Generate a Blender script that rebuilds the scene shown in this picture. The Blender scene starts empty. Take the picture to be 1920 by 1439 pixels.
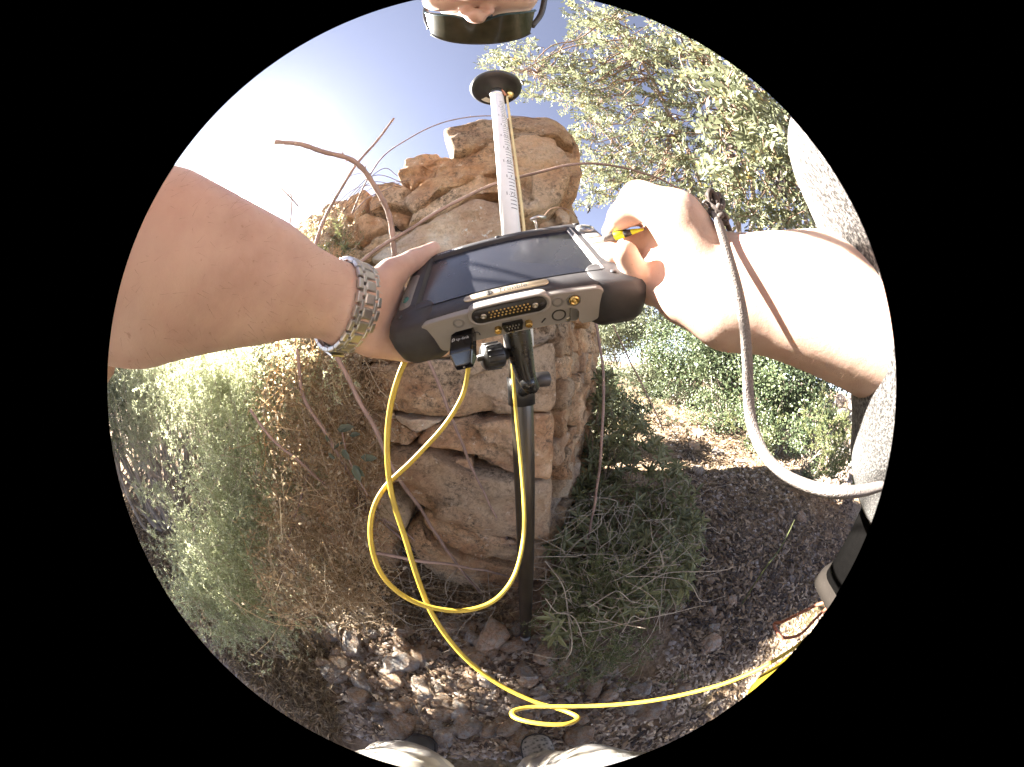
import bpy, bmesh, math, random
import numpy as np
from mathutils import Vector, Matrix, noise

random.seed(7)
RNG = np.random.default_rng(11)
SC = bpy.context.scene
COL = SC.collection
R_ = math.radians

# ------------------------------------------------------------------ camera
CAM_H = 1.20
FOV = 190.0
TILT = 9.0
CX, CY, RAD = 941.7, 722.7, 740.3          # image circle of the fisheye lens in the 1920x1439 photograph
KA = R_(FOV / 2) / RAD
cd = bpy.data.cameras.new('camera')
cam = bpy.data.objects.new('camera', cd)
COL.objects.link(cam)
SC.camera = cam
cam.location = (0, 0, CAM_H)
cam.rotation_euler = (R_(90 - TILT), 0, 0)
SC.render.engine = 'CYCLES'
cd.type = 'PANO'
cd.panorama_type = 'FISHEYE_LENS_POLYNOMIAL'
cd.sensor_fit = 'HORIZONTAL'
cd.sensor_width = 36.0
cd.fisheye_polynomial_k0 = 0
cd.fisheye_polynomial_k1 = -R_(FOV / 2) / (RAD * 36.0 / 1920.0)
cd.fisheye_polynomial_k2 = 0
cd.fisheye_polynomial_k3 = 0
cd.fisheye_polynomial_k4 = 0
cd.fisheye_fov = R_(FOV)
cd.shift_x = 0.00957
cd.shift_y = 0.0022
cd.clip_start = 0.01
cd.clip_end = 500

_F = np.array([0, math.cos(R_(TILT)), -math.sin(R_(TILT))])
_U = np.array([0, math.sin(R_(TILT)), math.cos(R_(TILT))])
_X = np.array([1.0, 0, 0])
_C = np.array([0, 0, CAM_H])


def ray(px, py):
    dx, dy = px - CX, CY - py
    r = math.hypot(dx, dy) + 1e-9
    th = r * KA
    return _F * math.cos(th) + math.sin(th) * (_X * dx / r + _U * dy / r)


def at(px, py, d):
    return _C + ray(px, py) * d


def onplane(px, py, p0, n):
    d = ray(px, py)
    return _C + d * (((np.asarray(p0, float) - _C) @ n) / (d @ n))


def at_y(px, py, y):
    d = ray(px, py)
    return _C + d * (y / d[1])


# ------------------------------------------------------------------ light
SUN_DIR = ray(452, 372)
SUN_EL = math.asin(SUN_DIR[2])
SUN_AZ = math.atan2(SUN_DIR[0], SUN_DIR[1])      # clockwise from +Y
w = bpy.data.worlds.new('World')
SC.world = w
w.use_nodes = True
wn = w.node_tree
sky = wn.nodes.new('ShaderNodeTexSky')
sky.sky_type = 'NISHITA'
sky.sun_disc = False
sky.sun_elevation = SUN_EL
sky.sun_rotation = SUN_AZ
sky.altitude = 200
sky.air_density = 0.36
sky.dust_density = 0.12
sky.ozone_density = 2.0
hsv = wn.nodes.new('ShaderNodeHueSaturation')          # the hazy, pale blue of this day
hsv.inputs['Saturation'].default_value = 0.6
hsv.inputs['Hue'].default_value = 0.512
wn.links.new(sky.outputs[0], hsv.inputs['Color'])
wn.links.new(hsv.outputs[0], wn.nodes['Background'].inputs[0])
wn.nodes['Background'].inputs[1].default_value = 0.05
sl = bpy.data.lights.new('sun', 'SUN')
sl.energy = 5.0
sl.angle = R_(0.5)
sl.color = (1.0, 0.93, 0.82)
sun = bpy.data.objects.new('sun', sl)
COL.objects.link(sun)
sun.rotation_euler = Vector(SUN_DIR).to_track_quat('Z', 'Y').to_euler()
SC.view_settings.view_transform = 'Standard'
SC.view_settings.look = 'None'
SC.view_settings.gamma = 1
SC.view_settings.use_curve_mapping = False
SC.view_settings.exposure = 3.75
SC.cycles.max_bounces = 8
SC.cycles.diffuse_bounces = 5
SC.cycles.transparent_max_bounces = 8
SC.cycles.sample_clamp_indirect = 6

# ------------------------------------------------------------------ helpers: objects


def tag(o, label=None, cat=None, group=None, kind=None):
    if label: o['label'] = label
    if cat: o['category'] = cat
    if group: o['group'] = group
    if kind: o['kind'] = kind
    return o


def link(name, data, parent=None):
    o = bpy.data.objects.new(name, data)
    COL.objects.link(o)
    if parent: o.parent = parent
    return o


def thing(name, label, cat, loc=(0, 0, 0), group=None):
    o = bpy.data.objects.new(name, None)
    o.empty_display_size = 0.05
    COL.objects.link(o)
    o.location = loc
    return tag(o, label, cat, group)


def mesh(V, F, m=None, smooth=True, name='mesh'):
    """V (n,3) array; F either an int array (k, 3 or 4) or a list of faces."""
    me = bpy.data.meshes.new(name)
    V = np.asarray(V, np.float32)
    if isinstance(F, np.ndarray):
        k, c = F.shape
        me.vertices.add(len(V))
        me.vertices.foreach_set('co', V.ravel())
        me.loops.add(k * c)
        me.loops.foreach_set('vertex_index', F.astype(np.int32).ravel())
        me.polygons.add(k)
        me.polygons.foreach_set('loop_start', np.arange(0, k * c, c, dtype=np.int32))
        me.update(calc_edges=True)
    else:
        me.from_pydata([tuple(map(float, v)) for v in V], [], [tuple(f) for f in F])
        me.update()
    if smooth:
        me.polygons.foreach_set('use_smooth', np.ones(len(me.polygons), bool))
    if m: me.materials.append(m)
    return me


def obj(name, V, F, m=None, parent=None, smooth=True, off=None):
    """Mesh object; when the parent sits at a place, the vertices (world) are moved into its frame."""
    V = np.asarray(V, float)
    if off is not None: V = V - np.asarray(off, float)
    return link(name, mesh(V, F, m, smooth, name), parent)


class MB:
    """Collects shapes and links them as one mesh object."""
    def __init__(self): self.V = []; self.F = []; self.n = 0

    def add(self, V, F):
        V = np.asarray(V, float)
        self.F += [tuple(int(i) + self.n for i in f) for f in F]
        self.V.append(V); self.n += len(V)
        return self

    def box(self, c, s, rot=None):
        c = np.asarray(c, float); h = np.asarray(s, float) / 2
        v = np.array([(x, y, z) for x in (-1, 1) for y in (-1, 1) for z in (-1, 1)], float) * h
        if rot is not None: v = v @ np.asarray(rot).T
        return self.add(v + c, [(0, 1, 3, 2), (4, 6, 7, 5), (0, 4, 5, 1), (2, 3, 7, 6), (0, 2, 6, 4), (1, 5, 7, 3)])

    def tube(self, pts, rad, sides=8, cap=True, flat=None):
        V, F = tube(pts, rad, sides, cap, flat)
        return self.add(V, F)

    def loft(self, rings, cap0=True, cap1=True):
        V, F = loft(rings, cap0, cap1)
        return self.add(V, F)

    def build(self, name, m, parent=None, smooth=True, off=None):
        return obj(name, np.concatenate(self.V), self.F, m, parent, smooth, off)


def tube(pts, rad, sides=8, cap=True, flat=None):
    P = np.asarray(pts, float); n = len(P)
    r = np.full(n, rad, float) if np.isscalar(rad) else np.asarray(rad, float)
    T = np.gradient(P, axis=0)
    T /= np.linalg.norm(T, axis=1)[:, None] + 1e-12
    a = np.array([0.31, 0.17, 0.93]) if flat is None else np.asarray(flat, float)
    N = []
    for t in T:
        a = a - t * (a @ t)
        l = np.linalg.norm(a)
        if l < 1e-6: a = np.array([1., 0.2, 0.1]); a = a - t * (a @ t); l = np.linalg.norm(a)
        a = a / l; N.append(a)
    N = np.array(N); B = np.cross(T, N)
    th = np.linspace(0, 2 * math.pi, sides, endpoint=False)
    fx, fy = (1, 1) if flat is None else (1.0, 0.42)
    V = (P[:, None, :] + r[:, None, None] * (np.cos(th)[None, :, None] * N[:, None, :] * fx + np.sin(th)[None, :, None] * B[:, None, :] * fy)).reshape(-1, 3)
    F = [(i * sides + j, i * sides + (j + 1) % sides, (i + 1) * sides + (j + 1) % sides, (i + 1) * sides + j) for i in range(n - 1) for j in range(sides)]
    if cap:
        F.append(tuple(range(sides))[::-1]); F.append(tuple((n - 1) * sides + j for j in range(sides)))
    return V, F


def loft(rings, cap0=True, cap1=True):
    n = len(rings[0]); V = np.concatenate([np.asarray(r, float) for r in rings])
    F = [(i * n + j, i * n + (j + 1) % n, (i + 1) * n + (j + 1) % n, (i + 1) * n + j) for i in range(len(rings) - 1) for j in range(n)]
    if cap0: F.append(tuple(range(n))[::-1])
    if cap1: F.append(tuple((len(rings) - 1) * n + j for j in range(n)))
    return V, F


def spline(P, k=6):
    P = np.asarray(P, float)
    Q = np.vstack([2 * P[0] - P[1], P, 2 * P[-1] - P[-2]])
    out = []
    for i in range(1, len(Q) - 2):
        p0, p1, p2, p3 = Q[i - 1:i + 3]
        for t in np.linspace(0, 1, k, endpoint=False):
            out.append(0.5 * (2 * p1 + (p2 - p0) * t + (2 * p0 - 5 * p1 + 4 * p2 - p3) * t * t + (3 * p1 - p0 - 3 * p2 + p3) * t ** 3))
    out.append(P[-1])
    return np.array(out)


def rrect(x0, x1, y0, y1, r, k=6):
    """Rounded rectangle, counter-clockwise, 4k points."""
    out = []
    for cx_, cy_, a0 in ((x1 - r, y1 - r, 0), (x0 + r, y1 - r, 90), (x0 + r, y0 + r, 180), (x1 - r, y0 + r, 270)):
        for a in np.linspace(a0, a0 + 90, k):
            out.append((cx_ + r * math.cos(R_(a)), cy_ + r * math.sin(R_(a))))
    return np.array(out)


def ring3(xy, z): return np.c_[xy, np.full(len(xy), z)]


def lathe(prof, sides=24, cap0=True, cap1=True):
    th = np.linspace(0, 2 * math.pi, sides, endpoint=False)
    return loft([np.c_[r * np.cos(th), r * np.sin(th), np.full(sides, z)] for r, z in prof], cap0, cap1)


def frame(z, x=(1, 0, 0)):
    z = np.asarray(z, float); z = z / np.linalg.norm(z)
    x = np.asarray(x, float); x = x - z * (x @ z); x = x / np.linalg.norm(x)
    return np.c_[x, np.cross(z, x), z]


def xf(V, M, t): return np.asarray(V, float) @ np.asarray(M).T + np.asarray(t, float)


def rand_frames(D, roll=None, jit=0.0):
    """Frames whose y axis is D (m,3); random roll about it."""
    D = D / (np.linalg.norm(D, axis=1)[:, None] + 1e-12)
    m = len(D)
    a = RNG.normal(size=(m, 3))
    if roll is not None: a = np.asarray(roll, float)[None, :] + jit * a
    Z = a - D * (a * D).sum(1)[:, None]
    Z /= np.linalg.norm(Z, axis=1)[:, None] + 1e-12
    return np.stack([np.cross(D, Z), D, Z], axis=2)


def scatter(tv, tf, pos, Rm, sc):
    tv = np.asarray(tv, float); tf = np.asarray(tf)
    m = len(pos); n = len(tv)
    sc = np.asarray(sc, float)
    if sc.ndim == 1: sc = sc[:, None].repeat(3, 1)
    V = np.einsum('mij,mnj->mni', Rm, tv[None] * sc[:, None, :]) + np.asarray(pos)[:, None, :]
    F = (tf[None] + (np.arange(m) * n)[:, None, None]).reshape(-1, tf.shape[1])
    return V.reshape(-1, 3), F


LEAF_V = np.array([(0, 0, 0), (-.5, .3, .10), (-.42, .72, .10), (0, 1, -.04), (.42, .72, .10), (.5, .3, .10)])
LEAF_F = np.array([(0, 3, 2, 1), (0, 5, 4, 3)])
NEEDLE_V = np.array([(-.5, 0, 0), (.5, 0, 0), (0, 1, 0)])
NEEDLE_F = np.array([(0, 1, 2)])

# ------------------------------------------------------------------ helpers: materials


class NT:
    def __init__(self, name):
        self.m = bpy.data.materials.new(name); self.m.use_nodes = True
        self.t = self.m.node_tree; self.N = self.t.nodes
        self.b = self.N['Principled BSDF']; self.out = self.N['Material Output']

    def n(self, typ, **kw):
        x = self.N.new(typ)
        for k, v in kw.items():
            if k.startswith('i_'):
                x.inputs[k[2:].replace('_', ' ')].default_value = v
            else: setattr(x, k, v)
        return x

    def l(self, a, b): self.t.links.new(a, b)

    def coord(self, scale=1.0, kind='Object'):
        tc = self.n('ShaderNodeTexCoord'); mp = self.n('ShaderNodeMapping')
        mp.inputs['Scale'].default_value = (scale,) * 3 if np.isscalar(scale) else scale
        self.l(tc.outputs[kind], mp.inputs[0]); return mp.outputs[0]

    def noise(self, co, s, d=5, r=.55, dist=0.0):
        x = self.n('ShaderNodeTexNoise'); x.inputs['Scale'].default_value = s; x.inputs['Detail'].default_value = d
        x.inputs['Roughness'].default_value = r; x.inputs['Distortion'].default_value = dist
        if co is not None: self.l(co, x.inputs['Vector'])
        return x.outputs['Fac']

    def ramp(self, fac, stops):
        x = self.n('ShaderNodeValToRGB'); e = x.color_ramp.elements
        while len(e) < len(stops): e.new(0.5)
        for i, (p, c) in enumerate(stops):
            e[i].position = p; e[i].color = (*c, 1) if len(c) == 3 else c
        self.l(fac, x.inputs[0]); return x.outputs[0]

    def mix(self, fac, a, b, mode='MIX'):
        x = self.n('ShaderNodeMix', data_type='RGBA', blend_type=mode)
        for v, i in ((fac, 0), (a, 6), (b, 7)):
            if hasattr(v, 'is_output'): self.l(v, x.inputs[i])
            else: x.inputs[i].default_value = (*v, 1) if isinstance(v, tuple) else v
        return x.outputs[2]

    def bump(self, h, strength=.5, dist=.01, prev=None):
        x = self.n('ShaderNodeBump'); x.inputs['Strength'].default_value = strength; x.inputs['Distance'].default_value = dist
        self.l(h, x.inputs['Height'])
        if prev is not None: self.l(prev, x.inputs['Normal'])
        return x.outputs[0]

    def set(self, color=None, rough=None, metal=None, spec=None, normal=None):
        for v, k in ((color, 'Base Color'), (rough, 'Roughness'), (metal, 'Metallic'), (spec, 'Specular IOR Level'), (normal, 'Normal')):
            if v is None: continue
            if hasattr(v, 'is_output'): self.l(v, self.b.inputs[k])
            else: self.b.inputs[k].default_value = (*v, 1) if isinstance(v, tuple) else v
        return self


def plain(name, c, rough=.5, metal=0., spec=.5, var=.12, vs=30, bump=0.0, bs=400, bd=.0004, coat=0):
    t = NT(name); co = t.coord()
    f = t.noise(co, vs, 5)
    lo = tuple(x * (1 - var) for x in c); hi = tuple(min(1, x * (1 + var)) for x in c)
    col = t.ramp(f, [(.3, lo), (.7, hi)])
    rr = t.n('ShaderNodeMapRange'); rr.inputs[3].default_value = max(0, rough - .08); rr.inputs[4].default_value = min(1, rough + .08)
    t.l(t.noise(co, vs * 3.1, 4), rr.inputs[0])
    nm = t.bump(t.noise(co, bs, 3), bump, bd) if bump else None
    t.set(col, rr.outputs[0], metal, spec, nm)
    if coat: t.b.inputs['Coat Weight'].default_value = coat
    return t.m


def leafy(name, stops, trans=.35, rough=.5, spec=.4, backing=None):
    """Leaf material: colour varies from leaf to leaf; light also comes through the leaf."""
    t = NT(name); g = t.n('ShaderNodeNewGeometry')
    col = t.ramp(g.outputs['Random Per Island'], stops)
    oi = t.n('ShaderNodeObjectInfo')
    hs = t.n('ShaderNodeHueSaturation'); t.l(col, hs.inputs['Color'])
    mr = t.n('ShaderNodeMapRange'); mr.inputs[3].default_value = .8; mr.inputs[4].default_value = 1.25
    t.l(oi.outputs['Random'], mr.inputs[0]); t.l(mr.outputs[0], hs.inputs['Value'])
    col = hs.outputs[0]
    t.set(col, rough, 0., spec)
    tr = t.n('ShaderNodeBsdfTranslucent'); t.l(col, tr.inputs[0])
    mx = t.n('ShaderNodeMixShader'); mx.inputs[0].default_value = trans
    t.l(t.b.outputs[0], mx.inputs[1]); t.l(tr.outputs[0], mx.inputs[2]); t.l(mx.outputs[0], t.out.inputs[0])
    return t.m


def m_stone(name='limestone', tint=(1, 1, 1), scale=1.0, lichen=1.0):
    t = NT(name); co = t.coord(scale)
    oi = t.n('ShaderNodeObjectInfo')
    ad = t.n('ShaderNodeVectorMath', operation='ADD'); cb = t.n('ShaderNodeCombineXYZ')
    ml = t.n('ShaderNodeMath', operation='MULTIPLY'); ml.inputs[1].default_value = 37.0
    t.l(oi.outputs['Random'], ml.inputs[0]); t.l(ml.outputs[0], cb.inputs[0]); t.l(ml.outputs[0], cb.inputs[2])
    t.l(co, ad.inputs[0]); t.l(cb.outputs[0], ad.inputs[1]); co = ad.outputs[0]
    T = lambda c: tuple(a * b for a, b in zip(c, tint))
    base = t.ramp(t.noise(co, 7, 8, .62, .5), [(.30, T((.30, .17, .10))), (.45, T((.47, .30, .19))), (.58, T((.56, .41, .28))), (.72, T((.64, .53, .41)))])
    wear = t.ramp(t.noise(co, 2.3, 4, .5), [(.45, (0, 0, 0)), (.62, (1, 1, 1))])
    base = t.mix(wear, base, T((.52, .44, .355)))
    lich = t.ramp(t.noise(co, 55, 8, .8, .3), [(.47, (0, 0, 0)), (.60, (1, 1, 1))])
    lm = t.ramp(t.noise(co, 5.2, 5, .6), [(.40, (0, 0, 0)), (.60, (1, 1, 1))])
    mk = t.mix(1.0, t.mix(1.0, lich, lm, 'MULTIPLY'), (lichen,) * 3, 'MULTIPLY')
    base = t.mix(mk, base, T((.12, .10, .08)))
    wl = t.ramp(t.noise(co, 34, 6, .75), [(.60, (0, 0, 0)), (.66, (1, 1, 1))])
    base = t.mix(wl, base, T((.66, .60, .52)))
    hs = t.n('ShaderNodeHueSaturation'); t.l(base, hs.inputs['Color'])
    mr = t.n('ShaderNodeMapRange'); mr.inputs[3].default_value = .78; mr.inputs[4].default_value = 1.2
    t.l(oi.outputs['Random'], mr.inputs[0]); t.l(mr.outputs[0], hs.inputs['Value'])
    n1 = t.bump(t.noise(co, 16, 10, .70), 1.0, .045)
    n2 = t.bump(t.noise(co, 70, 10, .8), .95, .011, n1)
    fs = t.ramp(t.noise(co, 95, 6, .8), [(.32, (.62, .60, .58)), (.50, (1, 1, 1)), (.68, (1.0, 1.0, 1.0))])
    base = t.mix(1.0, base, fs, 'MULTIPLY')
    t.l(base, hs.inputs['Color'])
    t.set(hs.outputs[0], .93, 0., .25, n2)
    return t.m


# ------------------------------------------------------------------ helpers: signed-distance modelling (bodies, cloth)


def smin(a, b, k):
    h = np.maximum(k - np.abs(a - b), 0) / k
    return np.minimum(a, b) - h * h * k * .25


def sd_cap(P, a, b, ra, rb):
    a = np.asarray(a, np.float32); b = np.asarray(b, np.float32)
    ba = b - a
    t = np.clip(((P - a) @ ba) / (ba @ ba + 1e-12), 0, 1)
    return np.linalg.norm(P - a - t[..., None] * ba, axis=-1) - (ra + (rb - ra) * t)


def sd_ell(P, c, r, Rm=None):
    q = P - np.asarray(c, np.float32)
    if Rm is not None: q = q @ np.asarray(Rm, np.float32)
    r = np.asarray(r, np.float32)
    k0 = np.linalg.norm(q / r, axis=-1); k1 = np.linalg.norm(q / (r * r), axis=-1)
    return k0 * (k0 - 1) / (k1 + 1e-9)


def polish(f, lo, hi, h):
    """Surface nets of the field f(P) on a grid: (V, quads)."""
    lo = np.asarray(lo, float); n = np.ceil((np.asarray(hi) - lo) / h).astype(int) + 1
    g = [np.float32(lo[i] + h * np.arange(n[i])) for i in range(3)]
    D = np.empty(n, np.float32)
    step = max(1, int(4e5 // (n[1] * n[2])))
    for i in range(0, n[0], step):
        P = np.stack(np.meshgrid(g[0][i:i + step], g[1], g[2], indexing='ij'), -1)
        D[i:i + step] = f(P)
    S = D < 0
    c = np.zeros(n - 1, np.int8)
    offs = [(x, y, z) for x in (0, 1) for y in (0, 1) for z in (0, 1)]
    for o in offs: c += S[o[0]:n[0] - 1 + o[0], o[1]:n[1] - 1 + o[1], o[2]:n[2] - 1 + o[2]]
    A = np.argwhere((c > 0) & (c < 8))
    idx = np.full(n - 1, -1, np.int32); idx[tuple(A.T)] = np.arange(len(A))
    val = {o: D[A[:, 0] + o[0], A[:, 1] + o[1], A[:, 2] + o[2]] for o in offs}
    acc = np.zeros((len(A), 3)); cnt = np.zeros(len(A))
    for o in offs:
        for ax in range(3):
            if o[ax]: continue
            q = list(o); q[ax] = 1; q = tuple(q)
            a, b = val[o], val[q]; mk = (a < 0) != (b < 0)
            t = np.where(mk, a / np.where(mk, a - b, 1), 0)
            p = np.tile(np.array(o, float), (len(A), 1)); p[:, ax] = t
            acc[mk] += p[mk]; cnt[mk] += 1
    V = lo + h * (A + acc / cnt[:, None])
    F = []
    for ax in range(3):
        u, v = (ax + 1) % 3, (ax + 2) % 3
        sl0 = [slice(None)] * 3; sl1 = [slice(None)] * 3
        sl0[ax] = slice(0, n[ax] - 1); sl1[ax] = slice(1, n[ax])
        a, b = S[tuple(sl0)], S[tuple(sl1)]
        for flip, mk in ((0, a & ~b), (1, ~a & b)):
            E = np.argwhere(mk)
            E = E[(E[:, u] > 0) & (E[:, v] > 0) & (E[:, u] < n[u] - 1) & (E[:, v] < n[v] - 1)]
            if not len(E): continue
            def cell(du, dv):
                q = E.copy(); q[:, u] += du; q[:, v] += dv
                return idx[tuple(q.T)]
            Q = np.c_[cell(-1, -1), cell(0, -1), cell(0, 0), cell(-1, 0)]
            F.append(Q[:, ::-1] if flip else Q)
    F = np.concatenate(F)
    F = F[(F >= 0).all(1)]
    return V, F


def relax(V, F, it=3, lam=.5):
    e = np.concatenate([F[:, [0, 1]], F[:, [1, 2]], F[:, [2, 3]], F[:, [3, 0]]])
    e = np.concatenate([e, e[:, ::-1]])
    d = np.bincount(e[:, 0], minlength=len(V))[:, None].clip(1)
    for _ in range(it):
        s = np.stack([np.bincount(e[:, 0], V[e[:, 1], k], len(V)) for k in range(3)], 1)
        V = V + lam * (s / d - V)
    return V


def text_mesh(s, size, extrude=0.0, align='CENTER'):
    cu = bpy.data.curves.new('lettering', 'FONT'); cu.body = s; cu.size = size; cu.extrude = extrude
    cu.align_x = align; cu.align_y = 'CENTER'; cu.resolution_u = 3
    o = bpy.data.objects.new('lettering', cu); COL.objects.link(o)
    me = bpy.data.meshes.new_from_object(o.evaluated_get(bpy.context.evaluated_depsgraph_get()))
    bpy.data.objects.remove(o)
    V = np.array([v.co for v in me.vertices]).reshape(-1, 3); F = [tuple(p.vertices) for p in me.polygons]
    bpy.data.meshes.remove(me)
    return V, F

def proj(P):
    v = np.atleast_2d(P) - _C
    v = v / np.linalg.norm(v, axis=1)[:, None]
    th = np.arccos(np.clip(v @ _F, -1, 1)); a, b = v @ _X, v @ _U; n = np.hypot(a, b) + 1e-12
    return np.c_[CX + a / n * th / KA, CY - b / n * th / KA]


def gz(x, y):
    r = math.hypot(x, y)
    z = .030 * noise.noise((x * 1.7, y * 1.7, 3.1)) + .012 * noise.noise((x * 6, y * 6, 8.3))
    far = max(0, r - 3.0)
    z += .10 * min(far, 6) / 6 * (1 + noise.noise((x * .3, y * .3, .5)) * 1.5)
    if x < -1.2: z += .05 * min(-1.2 - x, 4)
    return z - .01


def inpoly(p, poly):
    x, y = p; c = False; j = len(poly) - 1
    for i in range(len(poly)):
        xi, yi = poly[i]; xj, yj = poly[j]
        if (yi > y) != (yj > y) and x < (xj - xi) * (y - yi) / (yj - yi) + xi: c = not c
        j = i
    return c


def sample_poly(poly, n):
    P = np.array(poly, float); lo, hi = P.min(0), P.max(0); out = []
    while len(out) < n:
        q = RNG.uniform(lo, hi)
        if inpoly(q, poly): out.append(q)
    return np.array(out)


def ground_at(px, py):
    d = ray(px, py)
    if d[2] > -.02: return None
    p = _C + d * (-CAM_H / d[2])
    return np.array([p[0], p[1], gz(p[0], p[1])])


# ------------------------------------------------------------------ ground
def m_ground():
    t = NT('stony_soil'); co = t.coord()
    a = t.ramp(t.noise(co, 9, 10, .7, .4), [(.3, (.10, .064, .040)), (.5, (.22, .148, .092)), (.68, (.34, .245, .16)), (.8, (.44, .34, .24))])
    vo = t.n('ShaderNodeTexVoronoi'); vo.inputs['Scale'].default_value = 60; t.l(co, vo.inputs['Vector'])
    peb = t.ramp(vo.outputs['Color'], [(.2, (.09, .065, .048)), (.55, (.22, .165, .12)), (.85, (.38, .31, .24))])
    mk = t.ramp(t.noise(co, 4, 4), [(.42, (0, 0, 0)), (.58, (.75, .75, .75))])
    col = t.mix(mk, a, peb)
    gr = t.ramp(t.noise(co, .9, 5, .6), [(.52, (0, 0, 0)), (.66, (.6, .6, .6))])
    col = t.mix(gr, col, (.16, .135, .06))
    n1 = t.bump(vo.outputs['Distance'], .7, .012)
    n2 = t.bump(t.noise(co, 45, 8, .75), .8, .012, n1)
    t.set(col, .95, 0., .2, n2)
    return t.m


M_GROUND = m_ground()
rads = np.concatenate([[.0], np.geomspace(.06, 26, 90)])
na = 150
V = []; F = []
for i, r in enumerate(rads):
    for j in range(na):
        a = 2 * math.pi * j / na
        x, y = r * math.cos(a), r * math.sin(a)
        V.append((x, y, gz(x, y)))
for i in range(len(rads) - 1):
    for j in range(na):
        F.append((i * na + j, (i + 1) * na + j, (i + 1) * na + (j + 1) % na, i * na + (j + 1) % na))
g = obj('ground', V, np.array(F), M_GROUND)
tag(g, 'dry stony soil with leaf litter', kind='structure')

# ------------------------------------------------------------------ the ruined dry-stone wall
M_STONE = m_stone('weathered_limestone', (1.24, 1.12, .95))
M_STONE_P = m_stone('pale_limestone', (1.12, 1.06, .98))
M_STONE_S = m_stone('side_limestone', (1.20, 1.08, .90), 1.3)
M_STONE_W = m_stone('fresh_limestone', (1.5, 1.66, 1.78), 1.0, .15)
M_CORE = plain('wall_earth', (.075, .052, .035), .95, var=.4, vs=18, bump=.6, bs=60, bd=.02)


def resample(P, n):
    P = np.vstack([P, P[:1]]); d = np.r_[0, np.cumsum(np.linalg.norm(np.diff(P, axis=0), axis=1))]
    s = np.linspace(0, d[-1], n, endpoint=False)
    return np.c_[np.interp(s, d, P[:, 0]), np.interp(s, d, P[:, 1])]


def chaikin(P):
    Q = np.roll(P, -1, 0)
    return np.stack([.9 * P + .1 * Q, .1 * P + .9 * Q], 1).reshape(-1, 2)


def stone_mesh(out2, bulge, depth, n=40, rough=.010, seed=0, face_tilt=(0, 0)):
    """Stone whose face outline is out2 (s, z) in metres; the face looks along -w. Returns V in (s, w, z)."""
    P = resample(chaikin(np.asarray(out2, float)), n)
    c = P.mean(0)
    prof = [(0.14, depth), (.0, depth * .6), (-.02, .03), (-.015, 0.004), (.0, -bulge * .35), (.02, -bulge * .68), (.055, -bulge * .85), (.12, -bulge * .93), (.2, -bulge), (.3, -bulge), (.42, -bulge), (.56, -bulge), (.7, -bulge), (.86, -bulge)]
    rings = []
    for t, w_ in prof:
        q = c + (P - c) * (1 - t)
        rings.append(np.c_[q[:, 0], np.full(n, w_) + (q - c) @ np.array(face_tilt), q[:, 1]])
    V, F = loft(rings)
    sz = max(np.ptp(P[:, 0]), np.ptp(P[:, 1]))
    W = []
    for v in V:
        p = Vector(v) + Vector((seed * 3.7, seed * 1.3, 0))
        k = 1.0 if v[1] < .05 else .5
        a = noise.noise_vector(p * (2.2 / max(sz, .12))) * .035 * min(1, sz / .35)
        b = noise.noise_vector(p * 17) * rough * 1.4
        e = noise.noise_vector(p * 48) * rough * .55
        q = p * (1.9 / max(sz, .10)); pt = noise.voronoi(q)[1][0]
        fd = noise.noise_vector(pt * 7.3)
        fc = max(-.05, min(.05, (q - pt).dot(fd) * .085 + fd.x * .025)) * min(.35, sz) * 2.4
        q2 = p * 5.5; pt2 = noise.voronoi(q2)[1][0]; fd2 = noise.noise_vector(pt2 * 5.1)
        fc += max(-.02, min(.02, (q2 - pt2).dot(fd2) * .022 + fd2.y * .008)) * min(1, sz / .25)
        fc += noise.noise(Vector((p.x * 4, p.y * 4, p.z * 30))) * .013 * min(1, sz / .25)
        W.append(np.array(v) + k * np.array(a * .6 + b + e) * np.array((.45, 1, .45)) + k * np.array((fc * .25, fc, fc * .25)))
    return np.array(W), F


wall = thing('stone_wall', 'ruined dry-stone wall corner of big weathered limestone blocks behind the survey pole', 'wall', (.2, .83, 0))
WY = .83
STN = 0


def wall_stone(px, dy=0., bulge=.035, depth=.28, m=None, n=60, tilt=(0, 0), rough=.010):
    """One block of the wall's front, outlined by the corners of its face."""
    global STN
    STN += 1
    y0 = WY - dy
    Q = np.array([at_y(x, y, y0) for x, y in px])
    o = Q[:, [0, 2]]
    c = o.mean(0)
    if np.cross(o[1] - o[0], o[2] - o[1]) < 0 or True:
        ar = np.sum(o[:, 0] * np.roll(o[:, 1], -1) - np.roll(o[:, 0], -1) * o[:, 1])
        if ar < 0: o = o[::-1]
    V, F = stone_mesh(o - c, bulge, depth, n, rough, STN, tilt)
    W = V + np.array([c[0], y0, c[1]])
    return obj('stone', W, [f[::-1] for f in F], m or M_STONE, wall, True, (.2, .83, 0))


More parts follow.
